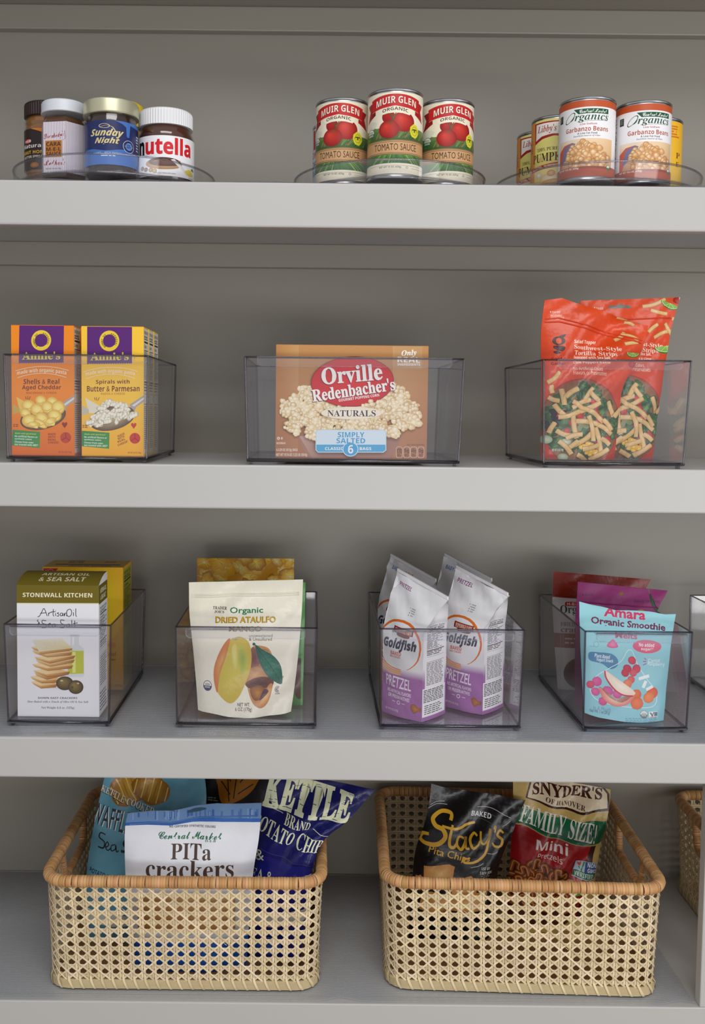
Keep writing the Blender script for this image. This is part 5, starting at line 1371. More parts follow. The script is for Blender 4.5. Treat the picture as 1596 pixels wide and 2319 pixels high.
# ---- gable-topped paper bags
PW, PUR = (232, 232, 236), (164, 108, 172)
def bag_art(name, col, cap):
    """front of the paper bag, frame 400 x 1000 with the folded top included"""
    a = Art([(0, 0), (400, 1000)]); a.bg(PW)
    x = 40
    for k, w_ in enumerate(name.split()):
        a.text(w_, 'b', x, 46, x + 16 * len(w_), 74, cap if k == 0 else (214, 110, 50)); x += 16 * len(w_) + 8
    a.ell(170, 470, 215, 190, (222, 112, 40)); a.ell(168, 478, 200, 180, PW)
    a.quad([(-20, 640), (420, 640), (420, 700), (-20, 700)], [PW, PW, col, col]); a.rect(-20, 700, 420, 1020, col)
    for k in range(4): a.curve([(-10, 600 + 16 * k), (90, 640 + 14 * k), (200, 650 + 12 * k)], 9, (234, 150 + 10 * k, 90 + 10 * k), 6)
    a.poly([(118, 330), (310, 346), (306, 392), (114, 376)], (132, 30, 26)); a.poly([(124, 335), (304, 350), (301, 387), (120, 372)], (156, 40, 32)); a.text('PEPPERIDGE FARM', 'sb', 132, 346, 296, 378, (240, 226, 206), rot=4)
    a.blob([(150, 384), (200, 374), (280, 392), (260, 410), (170, 404)], (120, 40, 30))
    a.text('Goldfish', 'bi', 10, 424, 340, 520, (52, 54, 74), shear=.08, off=.02, sh=(4, -5, (150, 152, 168)))
    a.text('BAKED', 'b', 90, 520, 200, 548, (206, 66, 44)); a.text('SNACK CRACKERS', 'b', 80, 552, 196, 568, (206, 66, 44))
    a.text('PRETZEL' if col == PUR else 'CHEDDAR', 'r', 44, 706, 300, 786, (240, 232, 242), off=.012, rot=3)
    a.text('NO ARTIFICIAL FLAVORS', 'r', 60, 806, 300, 832, (240, 232, 242), off=.014, rot=3); a.text('OR PRESERVATIVES', 'r', 70, 842, 288, 868, (240, 232, 242), off=.014, rot=3)
    a.line([(116, 890), (146, 892)], 4, (240, 232, 242)); a.line([(214, 896), (244, 898)], 4, (240, 232, 242)); a.ell(180, 894, 17, 15, (240, 232, 242)); a.ell(180, 894, 12, 10, col)
    a.blob([(300, 890), (336, 880), (360, 900), (390, 900), (384, 930), (362, 930), (330, 950), (304, 926)], (196, 130, 84), (150, 84, 50))
    a.text('NET WT 8 OZ (227g)', 'r', 40, 948, 180, 968, (240, 232, 242))
    rr = random.Random(8)
    for r in range(4):
        for c in range(6):
            if rr.random() < .8: a.ell(196 + c * 9 + r * 2, 186 + r * 18, 3, 5, (90, 90, 100), n=6)
    return a
def bag_side(col):
    a = Art([(0, 0), (300, 720)]); a.bg(PW); a.quad([(-10, 330), (310, 330), (310, 430), (-10, 430)], [PW, PW, col, col]); a.rect(-10, 430, 310, 740, col)
    facts(a, 26, 0, 276, 480, 3, 30, paper=(238, 238, 242)); a.rect(0, 480, 285, 690, (240, 240, 244)); a.fine(12, 492, 270, 590, 8, (60, 58, 66), .5, 5, 8, .1); a.fine(24, 606, 270, 680, 5, (90, 88, 96), .45, 6, 7, .3)
    return a
BW, BD, BH = .073, .059, .201
def paper_bag(label, col, name, cap, loc, rz, lean):
    w, d, h = BW / 2, BD / 2, BH; vs = .64 * h; n = 14
    pk = Pack(); rr = random.Random(len(name) + int(loc[0] * 1000))
    fy = lambda z: -d if z < vs else -d * (1 - ((z - vs) / (h - vs)) ** 1.15)
    ph = [(rr.uniform(2, 6), rr.uniform(3, 8), rr.uniform(0, 6)) for _ in range(4)]
    wr = lambda u, z: .0011 * sum(math.sin(f * u * 3 + g * z / h * 6 + q) for f, g, q in ph) * (.25 + (z / h) ** 1.5)
    sh = lambda z: .012 * max(0, (z - vs) / (h - vs))                   # top leans to one side
    zs = [h - h * j / n for j in range(n + 1)]
    wz = lambda z: w * (1 + .26 * max(0, (z - vs) / (h - vs)))
    Fr = Grid([[(-wz(z) + 2 * wz(z) * i / 8 + sh(z), fy(z) - .004 * math.sin(PI * i / 8) * min(1, (h - z) / .06) + wr(i / 8, z), z) for i in range(9)] for z in zs])
    Bk = Grid([[(-wz(z) + 2 * wz(z) * i / 8 + sh(z), -fy(z) + .003 * math.sin(PI * i / 8) * min(1, (h - z) / .06), z) for i in range(9)] for z in zs], flip=True)
    def tilt(P): P[..., 2] -= (P[..., 0] / w + .3) * .0125 * np.clip((P[..., 2] - vs) / (h - vs), 0, 1); return P
    for G in (Fr, Bk): tilt(G.P)
    for G in (Fr, Bk):
        V, F, N = G.faces(); pk.add(V, F if G is Fr else [f[::-1] for f in F], 'paper', PW, N=N)
    put(pk, Fr, bag_art(name, col, cap), 'paper')
    # sides fold inwards towards the top
    for s in (1, -1):
        P = []
        for z in zs:
            k = max(0, (z - vs) / (h - vs)); row = []
            for i in range(9):
                v = i / 8; yy = fy(z) * (1 - 2 * v); fold = k * (1 - abs(2 * v - 1)) * .026 - (1 - k) * .002 * math.sin(PI * v)
                row.append((s * wz(z) - s * fold + sh(z), yy, z))
            P.append(row if s > 0 else row[::-1])
        P = tilt(np.array(P)); G = Grid(P); V, F, N = G.faces(); pk.add(V, F, 'paper', PW, N=N)
        if s > 0:
            k0 = int(n * .30); G2 = Grid(P[k0:]); put(pk, G2, bag_side(col), 'paper')
    pk.add([(-w, -d, 0), (w, -d, 0), (w, d, 0), (-w, d, 0)], [(3, 2, 1, 0)], 'paper', col)
    o = pk.build('snack_bag', None, loc); o.rotation_euler = (lean, 0, rz); tag(o, label, 'bag', 'white paper snack bags')
    t = Pack(); t.box((-wz(h) + sh(h), -.0016, h - .004), (wz(h) + sh(h), .0016, h + .0012), 'paper', PW, bev=.0006)
    for V in t.V: V[:, 2] -= ((V[:, 0] - sh(h)) / w + .3) * .0125
    t.build('folded_top', o)
    return o
def spot(px, py, dy=0):
    p = WZ(px, py, ZF); return (p.x, p.y + dy, ZF + .0004)
th = math.radians(-42)
def corner_bag(px, py, **k):
    """stands the bag with its near right corner at the pixel"""
    p = WZ(px, py, ZF); c, s_ = math.cos(th), math.sin(th); w, d = BW / 2, BD / 2
    return (p.x - (w * c + d * s_), p.y - (w * s_ - d * c), ZF + .0004)
paper_bag('white and purple paper bag at the front corner of its bin, pretzel printed on it', PUR, 'PRETZEL', (140, 60, 130), corner_bag(955, 1636), th, 0)
paper_bag('white and purple paper bag beside the front corner one, nearer the light blue pouch', PUR, 'PRETZEL', (140, 60, 130), corner_bag(1092, 1620), th, 0)
ORG = (226, 140, 60)
e = corner_bag(938, 1580); paper_bag('white paper bag with orange lettering behind the front corner purple bag', ORG, 'BABY CHEDDAR', (70, 120, 190), (e[0], e[1] + .03, e[2]), th, 0)
e = corner_bag(1064, 1572); paper_bag('white paper bag with orange lettering, rearmost and highest of the four', ORG, 'BABY CHEDDAR', (70, 120, 190), (e[0], e[1] + .018, e[2]), th, 0)

# ---- pouches in the last full bin
a = Art([(247, 133), (1125, 205), (1100, 1130), (258, 1115)]); a.bg((214, 208, 206)); a.quad([(220, 100), (1140, 180), (1140, 430), (220, 358)], [(150, 40, 22)] * 4)
a.rrect(346, 402, 540, 440, 18, (190, 44, 36)); a.text('H-E-B', 'b', 366, 410, 470, 432, (240, 226, 220)); a.text('Organics', 'sb', 304, 432, 640, 520, (30, 74, 58))
a.text('DRIED', 'sb', 304, 578, 424, 614, (120, 62, 48)); a.text('cranberries', 'sb', 306, 616, 700, 668, (130, 56, 44)); a.rect(230, 676, 700, 806, (150, 84, 66)); a.fine(340, 716, 520, 790, 2, (214, 190, 180), .4, 3, 3)
a.ell(480, 1030, 150, 140, (110, 44, 40), (84, 34, 34), n=36)
pouch('dried_fruit_pouch', 'white cranberry pouch with rust red top, leaning at the rear of its bin', 'pouch', [(247, 133), (240, 500), (280, 1110)], [(1114, 205), (980, 500), (880, 1140)], cJ, .262, .232, a, bulge=.010, back=.008, m='film', body=(206, 200, 198), wr=.0012, seed=4, zfloor=ZF, crimp=.12, zip_at=.2, seal=(150, 40, 22))
mg = (142, 30, 106)
a = Art([(463, 225), (1270, 305), (1180, 1400), (440, 1400)]); a.bg(mg, (124, 24, 92)); a.poly([(500, 340), (512, 334), (512, 348)], (60, 10, 50)); a.text('TEAR HERE', 'b', 520, 336, 600, 348, (70, 10, 56)); a.text('RESEALABLE FOR FRESHNESS', 'b', 964, 388, 1190, 412, (70, 10, 56), rot=2)
a.blob([(1100, 330), (1120, 350), (1150, 440), (1200, 490), (1232, 506), (1200, 516), (1150, 480), (1110, 410)], (36, 84, 44), (20, 54, 34)); a.curve([(1104, 334), (1090, 290)], 6, (90, 120, 50)); a.ell(850, 332, 22, 18, (170, 60, 40), (90, 90, 40)); a.ell(1018, 530, 62, 60, (216, 160, 36), (170, 110, 20)); a.ell(1020, 520, 22, 16, (70, 30, 20))
pouch('snack_pouch', 'magenta pouch with a green chili, in the middle of its bin', 'pouch', [(463, 225), (440, 700), (440, 1380)], [(1262, 305), (1140, 600), (1040, 1390)], cJ, .176, .14, a, bulge=.010, back=.008, m='film_matte', body=mg, wr=.001, seed=7, zfloor=ZF, crimp=.14, zip_at=.16, seal=mg)
bl = (150, 208, 218)
a = Art([(470, 440), (1340, 560), (1240, 1540), (540, 1450)]); a.bg(bl, (138, 200, 214))
pk_ = (204, 40, 92); nv = (110, 34, 80)
a.text('Amara', 'r', 698, 500, 1062, 588, pk_, off=.03, rot=5); a.text('Organic Smoothie', 'r', 576, 606, 1240, 684, nv, off=.03, rot=6); a.text('Melts', 'r', 784, 712, 984, 764, (190, 80, 120), off=.03, rot=4)
a.ell(1066, 832, 131, 58, (214, 92, 126), rot=3, n=34); a.text('No added', 'b', 992, 800, 1128, 834, (244, 230, 236), rot=4); a.text('sugar!*', 'b', 1008, 840, 1122, 872, (244, 230, 236), rot=4)
a.blob([(556, 884), (640, 880), (740, 890), (800, 940), (796, 1000), (736, 1028), (660, 980), (556, 950)], (66, 130, 170)); a.text('Plant-Based', 'b', 598, 896, 730, 930, (226, 238, 244), rot=7); a.text('Yogurt Snack', 'b', 610, 934, 762, 972, (226, 238, 244), rot=7)
a.fan(spline([(704, 820), (740, 780), (770, 770), (804, 824), (780, 840), (730, 838)], 4, True), (236, 130, 176), (206, 84, 140)); a.text('Carrot', 'r', 1070, 936, 1180, 972, (232, 240, 244)); a.text('Raspberry', 'r', 1066, 968, 1224, 1012, (232, 240, 244), rot=6)
for y0, y1 in ((930, 944), (958, 960), (990, 976)): a.line([(1020 + (y0 == 930) * 14, y0), (1052, y1)], 8, (170, 80, 150))
a.curve([(560, 830), (600, 830), (620, 800), (640, 790), (700, 785)], 3, (90, 150, 170), 5); a.ell(616, 812, 22, 24, (90, 150, 170)); a.ell(616, 812, 19, 21, bl)
drop = [(905, 858), (935, 880), (980, 1000), (1060, 1120), (1130, 1210), (1150, 1300), (1110, 1360), (980, 1370), (800, 1350), (640, 1310), (580, 1260), (566, 1180), (620, 1090), (730, 1020), (830, 960), (880, 880)]
a.curve(drop, 5, (226, 240, 244), 5, closed=True)
for x, y, r, c in ((925, 950, 34, (222, 70, 96)), (880, 1020, 36, (206, 50, 80)), (960, 1020, 38, (214, 60, 88)), (860, 1056, 34, (206, 50, 80)), (930, 1056, 32, (222, 80, 104)), (910, 1116, 34, (226, 90, 96)), (880, 1150, 40, (240, 130, 90)), (960, 1250, 48, (244, 120, 70)), (1110, 1240, 52, (240, 106, 70)), (1076, 1280, 50, (248, 140, 80)), (970, 1330, 56, (244, 120, 72)), (620, 1140, 42, (224, 90, 160)), (566, 1170, 34, (224, 80, 120)), (608, 1230, 36, (226, 100, 164)), (706, 1220, 46, (222, 96, 166)), (790, 1240, 42, (222, 96, 166)), (668, 1310, 38, (222, 86, 150))):
    a.ell(x, y, r, r, c, tuple(int(v * .86) for v in c), hx=-.2, hy=-.3, n=24, wob=.05, seed=x)
a.fan(spline([(640, 1180), (720, 1270), (840, 1320), (950, 1240), (900, 1330), (800, 1358), (720, 1330), (660, 1270)], 4, True), (240, 222, 200), (222, 120, 110)); a.fan(spline([(688, 1040), (780, 1100), (880, 1170), (952, 1236), (900, 1262), (820, 1240), (740, 1170), (690, 1090)], 4, True), (246, 236, 220), (236, 214, 196)); a.curve([(688, 1044), (700, 1110), (760, 1196), (840, 1250), (930, 1262)], 12, (200, 40, 70), 6)
for x0, y0, x1, y1 in ((980, 1110, 1076, 1086), (1020, 1190, 1046, 1130), (1050, 1210, 1110, 1180)): a.line([(x0, y0), (x1, y1)], 28, (236, 240, 240))
a.text('In A Mouth', 'r', 590, 1360, 740, 1400, (120, 160, 190), rot=6); a.text('Net Wt. 1 oz (28 g)', 'r', 560, 1392, 732, 1430, (80, 130, 150), off=.01, rot=6); usda(a, 1030, 1428, 34, (110, 120, 120), (236, 240, 240)); a.rect(1076, 1404, 1156, 1462, (236, 240, 240)); a.poly([(1082, 1412), (1096, 1412), (1104, 1434), (1114, 1408), (1122, 1408), (1106, 1452)], (60, 70, 70)); a.rect(1122, 1408, 1154, 1444, (90, 130, 150)); a.text('VERIFIED', 'b', 1080, 1448, 1152, 1459, (60, 70, 70)); a.fine(866, 1460, 1150, 1504, 3, (90, 150, 170), .4, 4, 9, .05)
pouch('snack_pouch', 'light blue pouch at the front of its bin, apple slices and berries printed on it', 'pouch', [(474, 440), (482, 700), (492, 1000), (520, 1430)], [(1334, 560), (1300, 760), (1255, 1150), (1225, 1500)], cJ, .098, .070, a,
      bulge=.012, back=.009, m='film_matte', body=bl, wr=.001, seed=8, zfloor=ZF, crimp=.06, top=[0, 14, 18, 36, 20, 8, 0, 10, -8], bottom=[0, 20, 26, 30, 24, 10, 0], foot=.8)
# ================================================================== cane baskets with snack bags
mat('cane', attr=True, rough=0.55, spec=0.35)
mat('rattan', attr=True, rough=0.5, spec=0.4)
mat('bamboo', (208, 190, 150), rough=0.45, noise=((184, 164, 122), 30, (1, 1, 6)))
mat('basket_floor', (170, 128, 84), rough=0.6)

def ring_path(w, d, r, n=8):
    """rounded rectangle, centre (0, d/2), counter-clockwise from the front left; returns points"""
    P = []
    for cx, cy, a in ((w / 2 - r, r, -90), (w / 2 - r, d - r, 0), (-w / 2 + r, d - r, 90), (-w / 2 + r, r, 180)):
        for k in range(n + 1):
            q = math.radians(a + 90 * k / n); P.append((cx + r * math.cos(q), cy + r * math.sin(q)))
    return P
class Loop:
    def __init__(s, P):
        s.P = [np.array(p) for p in P] + [np.array(P[0])]
        s.L = [0]
        for a, b in zip(s.P, s.P[1:]): s.L.append(s.L[-1] + np.linalg.norm(b - a))
        s.T = s.L[-1]
    def at(s, t):
        """point and outward normal at the fraction t of the loop"""
        x = (t % 1.0) * s.T; i = min(int(np.searchsorted(s.L, x, side='right')) - 1, len(s.P) - 2)
        a, b = s.P[i], s.P[i + 1]; u = (x - s.L[i]) / max(1e-9, s.L[i + 1] - s.L[i])
        d = (b - a) / max(1e-9, np.linalg.norm(b - a))
        return a + (b - a) * u, np.array((d[1], -d[0]))

def wrapped(pk, pts, rad, pitch, closed, seed=1, base=(206, 158, 108)):
    """rattan strip wound round a rod: one ridge per turn"""
    rr = random.Random(seed)
    P = [np.array(p, float) for p in pts] + ([np.array(pts[0], float)] if closed else [])
    L = [0]
    for a, b in zip(P, P[1:]): L.append(L[-1] + np.linalg.norm(b - a))
    n = int(L[-1] / pitch); ns = 11; V = []; F = []; C = []; m = 0
    X = np.array(P)
    for i in range(n):
        j = rr.uniform(-22, 14); c = lin(tuple(max(0, min(255, v + j + rr.uniform(-5, 5))) for v in base)); rw = rad * rr.uniform(.985, 1.02); sl = rr.uniform(-.15, .15)
        rings = []
        for f, k in ((0.0, .93), (.22, 1.0), (.72, 1.0), (.97, .93)):
            s = (i + f) / n * L[-1]; q = min(int(np.searchsorted(L, s, side='right')) - 1, len(P) - 2); u = (s - L[q]) / max(1e-9, L[q + 1] - L[q])
            p = X[q] + (X[q + 1] - X[q]) * u; t = X[q + 1] - X[q]; t = t / np.linalg.norm(t)
            up = np.array((0, 0, 1.0)) if abs(t[2]) < .9 else np.array((1.0, 0, 0)); a = np.cross(t, up); a /= np.linalg.norm(a); b = np.cross(a, t)
            ring = [p + a * (math.cos(g) * rw * k) + b * (math.sin(g) * rw * k) + t * (math.cos(g) * sl * pitch) for g in [2 * PI * e / ns for e in range(ns)]]
            rings.append(len(V)); V += ring; C += [c] * ns
        for r0, r1 in zip(rings, rings[1:]):
            for e in range(ns): g = (e + 1) % ns; F.append((r0 + e, r0 + g, r1 + g, r1 + e))
    pk.add(V, F, 'rattan', smooth=True, cols=C)

BKW, BKD, BKH, BKR = .400, .343, .1625, .034
def make_basket():
    root = empty('cane_basket', (0, 0, 0))
    top = Loop(ring_path(BKW, BKD, BKR)); bot = Loop(ring_path(BKW - .012, BKD - .012, BKR - .004)); 
    bo = np.array((0, .006))
    H = BKH - .006; z0 = .006
    def S(t, z, off):
        k = (z - z0) / (H - z0); a, n = top.at(t); b, _ = bot.at(t); b = b + bo
        p = b + (a - b) * k + n * off
        return (p[0], p[1], z)
    nc = int(round(top.T / .0163)); nr = 11; sz = (H - z0) / nr
    # the two grips: stretches of the side walls left open under the rim
    def frac(x, y):
        best = min(range(2000), key=lambda i: np.linalg.norm(top.at(i / 2000)[0] - np.array((x, y)))); return best / 2000
    ga = (frac(BKW / 2, BKD * .30), frac(BKW / 2, BKD * .72)); gb = (frac(-BKW / 2, BKD * .72), frac(-BKW / 2, BKD * .30))
    zg = BKH - .052
    def open_(t, z): 
        t %= 1; return z > zg and (ga[0] < t < ga[1] or gb[0] < t < gb[1])
    rr = random.Random(3); V = []; F = []; C = []
    def strand(f, n, wid, hor):
        """f(k) -> (t, z, offset); flat cane strand with a raised middle"""
        j = rr.uniform(-26, 14); c = lin((232 + j, 212 + j, 176 + j + rr.uniform(-8, 6))); prev = None
        for k in range(n + 1):
            t, z, o, dt, dz = f(k)
            if open_(t, z) or z < z0 - .001 or z > H + .001: prev = None; continue
            b = len(V); V.append(S(t - dt, z - dz, o - .0002)); V.append(S(t, z, o + .00045)); V.append(S(t + dt, z + dz, o - .0002)); C.extend([c] * 3)
            if prev is not None:
                F.append((prev, b, b + 1, prev + 1)); F.append((prev + 1, b + 1, b + 2, prev + 2))
            prev = b
    T = top.T
    for i in range(nc):                                     # uprights in pairs
        for s in (-1, 1):
            t0 = (i + s * .12 + rr.uniform(-.012, .012)) / nc
            strand(lambda k: (t0, z0 + (H - z0) * k / 22, .0003 + .0003 * math.cos(k * PI), -.00150 / T, 0), 22, 0, 0)
    for j in range(nr + 1):                                 # level pairs
        for s in (-1, 1):
            z = z0 + sz * j + s * .0015 + rr.uniform(-.0002, .0002)
            if z < z0 or z > H: continue
            strand(lambda k: (k / (nc * 2), z, -.0003 - .0003 * math.cos(k * PI)  , 0, .00130), nc * 2, 0, 1)
    for i in range(nc):                                     # slanting strands, both ways
        for s in (1, -1):
            e = rr.uniform(-.03, .03)
            strand(lambda k: ((i + .5 + e + s * k / 4) / nc, z0 + sz * k / 4, (.0010 if s > 0 else .0017) + .0003 * math.sin(k * PI / 2), s * .00092 / T * -1, .00092), nr * 4, 0, 0)
    # a few frayed ends
    for i in range(46):
        t = rr.random(); z = rr.uniform(.02, H - .01); c = lin((238, 222, 188)); d = rr.choice((-1, 1))
        if open_(t, z): continue
        b = len(V); V += [S(t, z, .0015), S(t + d * .004, z - .004, .004), S(t + d * .0045, z - .0035, .004)]; C += [c] * 3; F.append((b, b + 1, b + 2))
    N = smooth_n(V, F)
    pk = Pack(); pk.add(V, F, 'cane', N=N, cols=C); pk.build('cane_weave', root)
    # rim
    rp = [(*p, BKH) for p in [top.at(i / 160)[0] for i in range(160)]]
    pk = Pack(); wrapped(pk, rp, .0087, .0042, True, 2); pk.build('rim', root)
    for g in (ga, gb):
        m = 24; P = []
        for k in range(m + 1):
            t = g[0] + (g[1] - g[0]) * k / m; u = k / m
            z = zg + (BKH - .006 - zg) * max(0, 1 - min(u, 1 - u) / .10) ** 1.6
            P.append(S(t, z, 0))
        pk = Pack(); wrapped(pk, P, .0062, .0036, False, 5); pk.build('handle', root)
    # bottom hoop with its lashing
    V = []; F = []; n = 160
    for i in range(n):
        p, nn = bot.at(i / n); p = p + bo
        for o, z in ((.0016, .0005), (.0042, .002), (.0042, .0125), (.0016, .0140), (-.002, .0140), (-.002, .0005)): V.append((*(p + nn * o), z))
    for i in range(n):
        for k in range(6): j = (i + 1) % n; l = (k + 1) % 6; F.append((i * 6 + k, j * 6 + k, j * 6 + l, i * 6 + l))
    pk = Pack(); pk.add(V, F, 'bamboo'); pk.build('bottom_band', root)
    V = []; F = []; C = []
    for i in range(nc):
        j = rr.uniform(-16, 8); c = lin((228 + j, 208 + j, 168 + j)); w = .0017 / bot.T; pr = None
        for f, o, z in ((0, .0015, .0185), (.12, .0052, .0135), (.3, .0058, .007), (.46, .0050, .0018), (.5, .002, .0003)):
            t = (i + .1 + f) / nc; b = len(V)
            for s in (-1, 1):
                p, nn = bot.at(t + s * w); p = p + bo + nn * o; V.append((*p, z)); C.append(c)
            if pr is not None: F.append((pr, pr + 1, b + 1, b))
            pr = b
    pk = Pack(); pk.add(V, F, 'cane', smooth=True, cols=C); pk.build('lashing', root)
    q = [bot.at(i / 64)[0] + bo for i in range(64)]
    V = [(*p, .003) for p in q] + [(*p, .006) for p in q]
    pk = Pack(); pk.add(V, [tuple(reversed(range(64))), tuple(range(64, 128))] + [(i, (i + 1) % 64, (i + 1) % 64 + 64, i + 64) for i in range(64)], 'basket_floor'); pk.build('base', root)
    return root
k1 = make_basket(); zb4 = Z4 + LINER
k1.location = (-.1815, .024, zb4); tag(k1, 'cane basket full of blue and white snack bags', 'basket', 'cane baskets')
k2 = copy_tree(k1); k2.location = (.3105, .024, zb4); k2.rotation_euler.z = math.radians(-2.2); tag(k2, 'cane basket holding the black pita chips and the pretzel bag', 'basket', 'cane baskets')
k3 = copy_tree(k1); k3.location = (.851, .026, zb4); tag(k3, 'cane basket mostly cut off by the upright of the frame', 'basket', 'cane baskets')
BF = zb4 + .0066

cK = crop(80, 1740, 2.046); cL = crop(830, 1740, 2.083)
# ---- left basket
sky = (104, 166, 190)
a = Art([(330, -20), (785, -20), (800, 900), (215, 900)]); a.bg(sky, (92, 150, 176))
def wavy_chip(cx, cy, rx, ry, rot, s):
    a.ell(cx, cy, rx, ry, (226, 176, 70), (150, 96, 30), rot=rot, n=30, wob=.05, seed=s); q = math.radians(rot)
    for k in range(-4, 5):
        x = k * rx / 5; h = ry * math.sqrt(max(0, 1 - (x / rx) ** 2)) * .86
        a.line([(cx + x * math.cos(q) + h * math.sin(q), cy + x * math.sin(q) - h * math.cos(q)), (cx + x * math.cos(q) - h * math.sin(q), cy + x * math.sin(q) + h * math.cos(q))], 5, (180, 124, 44) if k % 2 else (244, 208, 120))
wavy_chip(440, 80, 100, 76, -30, 3); wavy_chip(540, 92, 92, 58, 14, 4)
a.text('KETTLE COOKED', 'sb', 300, 118, 566, 148, (236, 232, 214), rot=20, arc=-6, sh=(-3, 3, (40, 46, 60)))
a.text('WAFFLE', 'r', 262, 172, 452, 262, (40, 46, 62), rot=10, off=.004, sh=(5, 2, (226, 236, 240)))
a.curve([(334, 290), (310, 284), (304, 306), (330, 322), (326, 346), (298, 346)], 6, (24, 26, 34), 6); a.curve([(340, 340), (352, 330), (344, 318), (336, 336), (348, 352), (362, 342)], 5, (24, 26, 34), 6); a.curve([(384, 324), (366, 330), (366, 352), (384, 344), (386, 326), (390, 356), (400, 350)], 5, (24, 26, 34), 6)
a.text('Salt', 'bi', 412, 300, 520, 366, (24, 26, 34), rot=6)
a.text('POTATO CHIPS', 'b', 258, 456, 400, 478, (40, 46, 62), rot=13); a.text('NET WT 8 OZ (227g)', 'b', 250, 496, 400, 514, (40, 46, 62), rot=10); a.rect(150, 640, 820, 700, (226, 226, 220))
pouch('chip_bag', 'light blue waffle chips bag leaning in the left corner of its basket', 'bag', [(335, -15), (285, 200), (240, 470), (232, 905)], [(775, -15), (792, 150), (760, 480), (720, 900)], cK, .205, .150, a,
      bulge=.030, back=.022, m='film', body=sky, wr=.0026, seed=11, zfloor=BF, crimp=.04, foot=.35)
a = Art([(760, -10), (1080, -10), (1060, 900), (740, 900)]); a.bg((30, 24, 26)); a.fan(spline([(840, -20), (1040, -20), (1020, 80), (950, 140), (870, 150), (845, 80)], 5, True), (206, 134, 28), (190, 116, 20))
for x0, y0, x1, y1 in ((940, -10, 920, 130), (880, 0, 905, 60), (1000, 0, 950, 60), (860, 60, 905, 110), (1010, 70, 940, 110), (890, 30, 900, 140)): a.line([(x0, y0), (x1, y1)], 5, (40, 26, 20))
a.fine(800, 130, 850, 150, 2, (150, 146, 140), .5, 2, 3); a.line([(756, 110), (790, 150)], 3, (200, 200, 196))
pouch('chip_bag', 'black bag with an orange leaf, behind the white pita cracker pouch', 'bag', [(765, -10), (770, 400), (780, 860)], [(1085, -10), (1060, 400), (1040, 860)], cK, .285, .245, a, bulge=.018, back=.012, m='film_matte', body=(30, 24, 26), wr=.0015, seed=12, zfloor=BF)
nb, cream = (22, 24, 92), (222, 226, 192)
a = Art([(1095, 10), (1575, 98), (1300, 620), (1000, 560)]); a.bg(nb); a.poly([(900, 330), (1320, 465), (1300, 900), (900, 900)], (30, 32, 128))
a.text('KETTLE', 'sb', 1060, 55, 1470, 215, cream, rot=14, off=.03, wedge=-.1)
rr = random.Random(6)
for i in range(60):
    x, y = rr.uniform(1070, 1460), rr.uniform(60, 270); a.line([(x, y), (x + rr.uniform(10, 26), y + rr.uniform(2, 7))], 2.4, nb)
a.text('BRAND', 'sb', 1156, 215, 1276, 262, cream, rot=17); a.line([(1048, 156), (1148, 204)], 2.5, cream); a.line([(1286, 272), (1380, 330)], 2.5, cream)
a.text('POTATO CHIPS', 'sb', 1000, 270, 1365, 338, cream, rot=22); a.text('best by', 'm', 1450, 116, 1500, 130, (160, 160, 190), rot=22)
a.text('&', 'sb', 1022, 358, 1062, 404, cream); a.line([(1048, 352), (1316, 460)], 2, (60, 62, 150))
a.quad([(1250, 478), (1278, 484), (1276, 540), (1246, 540)], [(190, 196, 206)] * 4)
a.text('SEA &', 'sb', 975, 446, 1100, 500, cream, rot=8); a.rect(900, 640, 1400, 700, (226, 226, 220)); a.ell(1080, 800, 60, 50, (40, 90, 190))
pouch('chip_bag', 'navy potato chip bag tilted over the rim of its basket, its ear sticking out', 'bag', [(1098, 8), (1055, 150), (1010, 380), (960, 900)], [(1575, 98), (1450, 240), (1300, 400), (1225, 900)], cK, .135, .110, a,
      yl=(0, -.045), bulge=.022, back=.018, m='film', body=nb, wr=.0028, seed=13, zfloor=BF, crimp=.06, foot=.4)
wp = (224, 226, 234)
a = Art([(428, 205), (1048, 160), (985, 955), (440, 955)]); a.bg(wp); a.poly([(400, 180), (1080, 120), (1080, 232), (740, 242), (400, 254)], (98, 132, 178)); rr = random.Random(5)
for i in range(46): x = rr.uniform(440, 1030); a.line([(x, rr.uniform(185, 200)), (x, rr.uniform(220, 240))], rr.uniform(3, 12), rr.choice(((54, 96, 160), (120, 150, 196), (70, 110, 170))))
a.poly([(400, 252), (1080, 230), (1080, 247), (400, 266)], (46, 96, 176))
a.blob([(704, 198), (740, 184), (780, 182), (792, 188), (760, 200), (712, 206)], (44, 78, 96))
br = (76, 58, 52)
a.text('NO CERTIFIED SYNTHETIC COLORS', 'b', 622, 261, 836, 271, (60, 56, 60)); a.text('Central Market', 'scr', 572, 290, 866, 322, (40, 108, 74), off=.014, sh=None); a.text('H-E-B', 'b', 790, 322, 838, 331, (40, 108, 74)); a.ell(858, 316, 4, 4, (40, 108, 74))
a.text('PITa', 'sb', 632, 340, 818, 408, br); a.text('crackers', 'sb', 516, 411, 922, 489, br)
a.quad([(480, 560), (930, 560), (930, 720), (480, 720)], [(206, 160, 110), (226, 190, 140), (190, 140, 90), (176, 120, 76)]); a.rect(380, 770, 1050, 980, (34, 96, 190))
pouch('cracker_pouch', 'white pita cracker pouch with blue header, standing at the front of its basket', 'pouch', [(428, 208), (414, 300), (420, 520), (446, 952)], [(1048, 160), (1036, 320), (1005, 520), (975, 952)], cK, .085, .075, a,
      bulge=.022, back=.014, m='film_matte', body=wp, wr=.0016, seed=15, zfloor=BF, crimp=.11, zip_at=.075, seal=(80, 118, 178), top=[0, -2, 4, -10, -14, -4, 0])

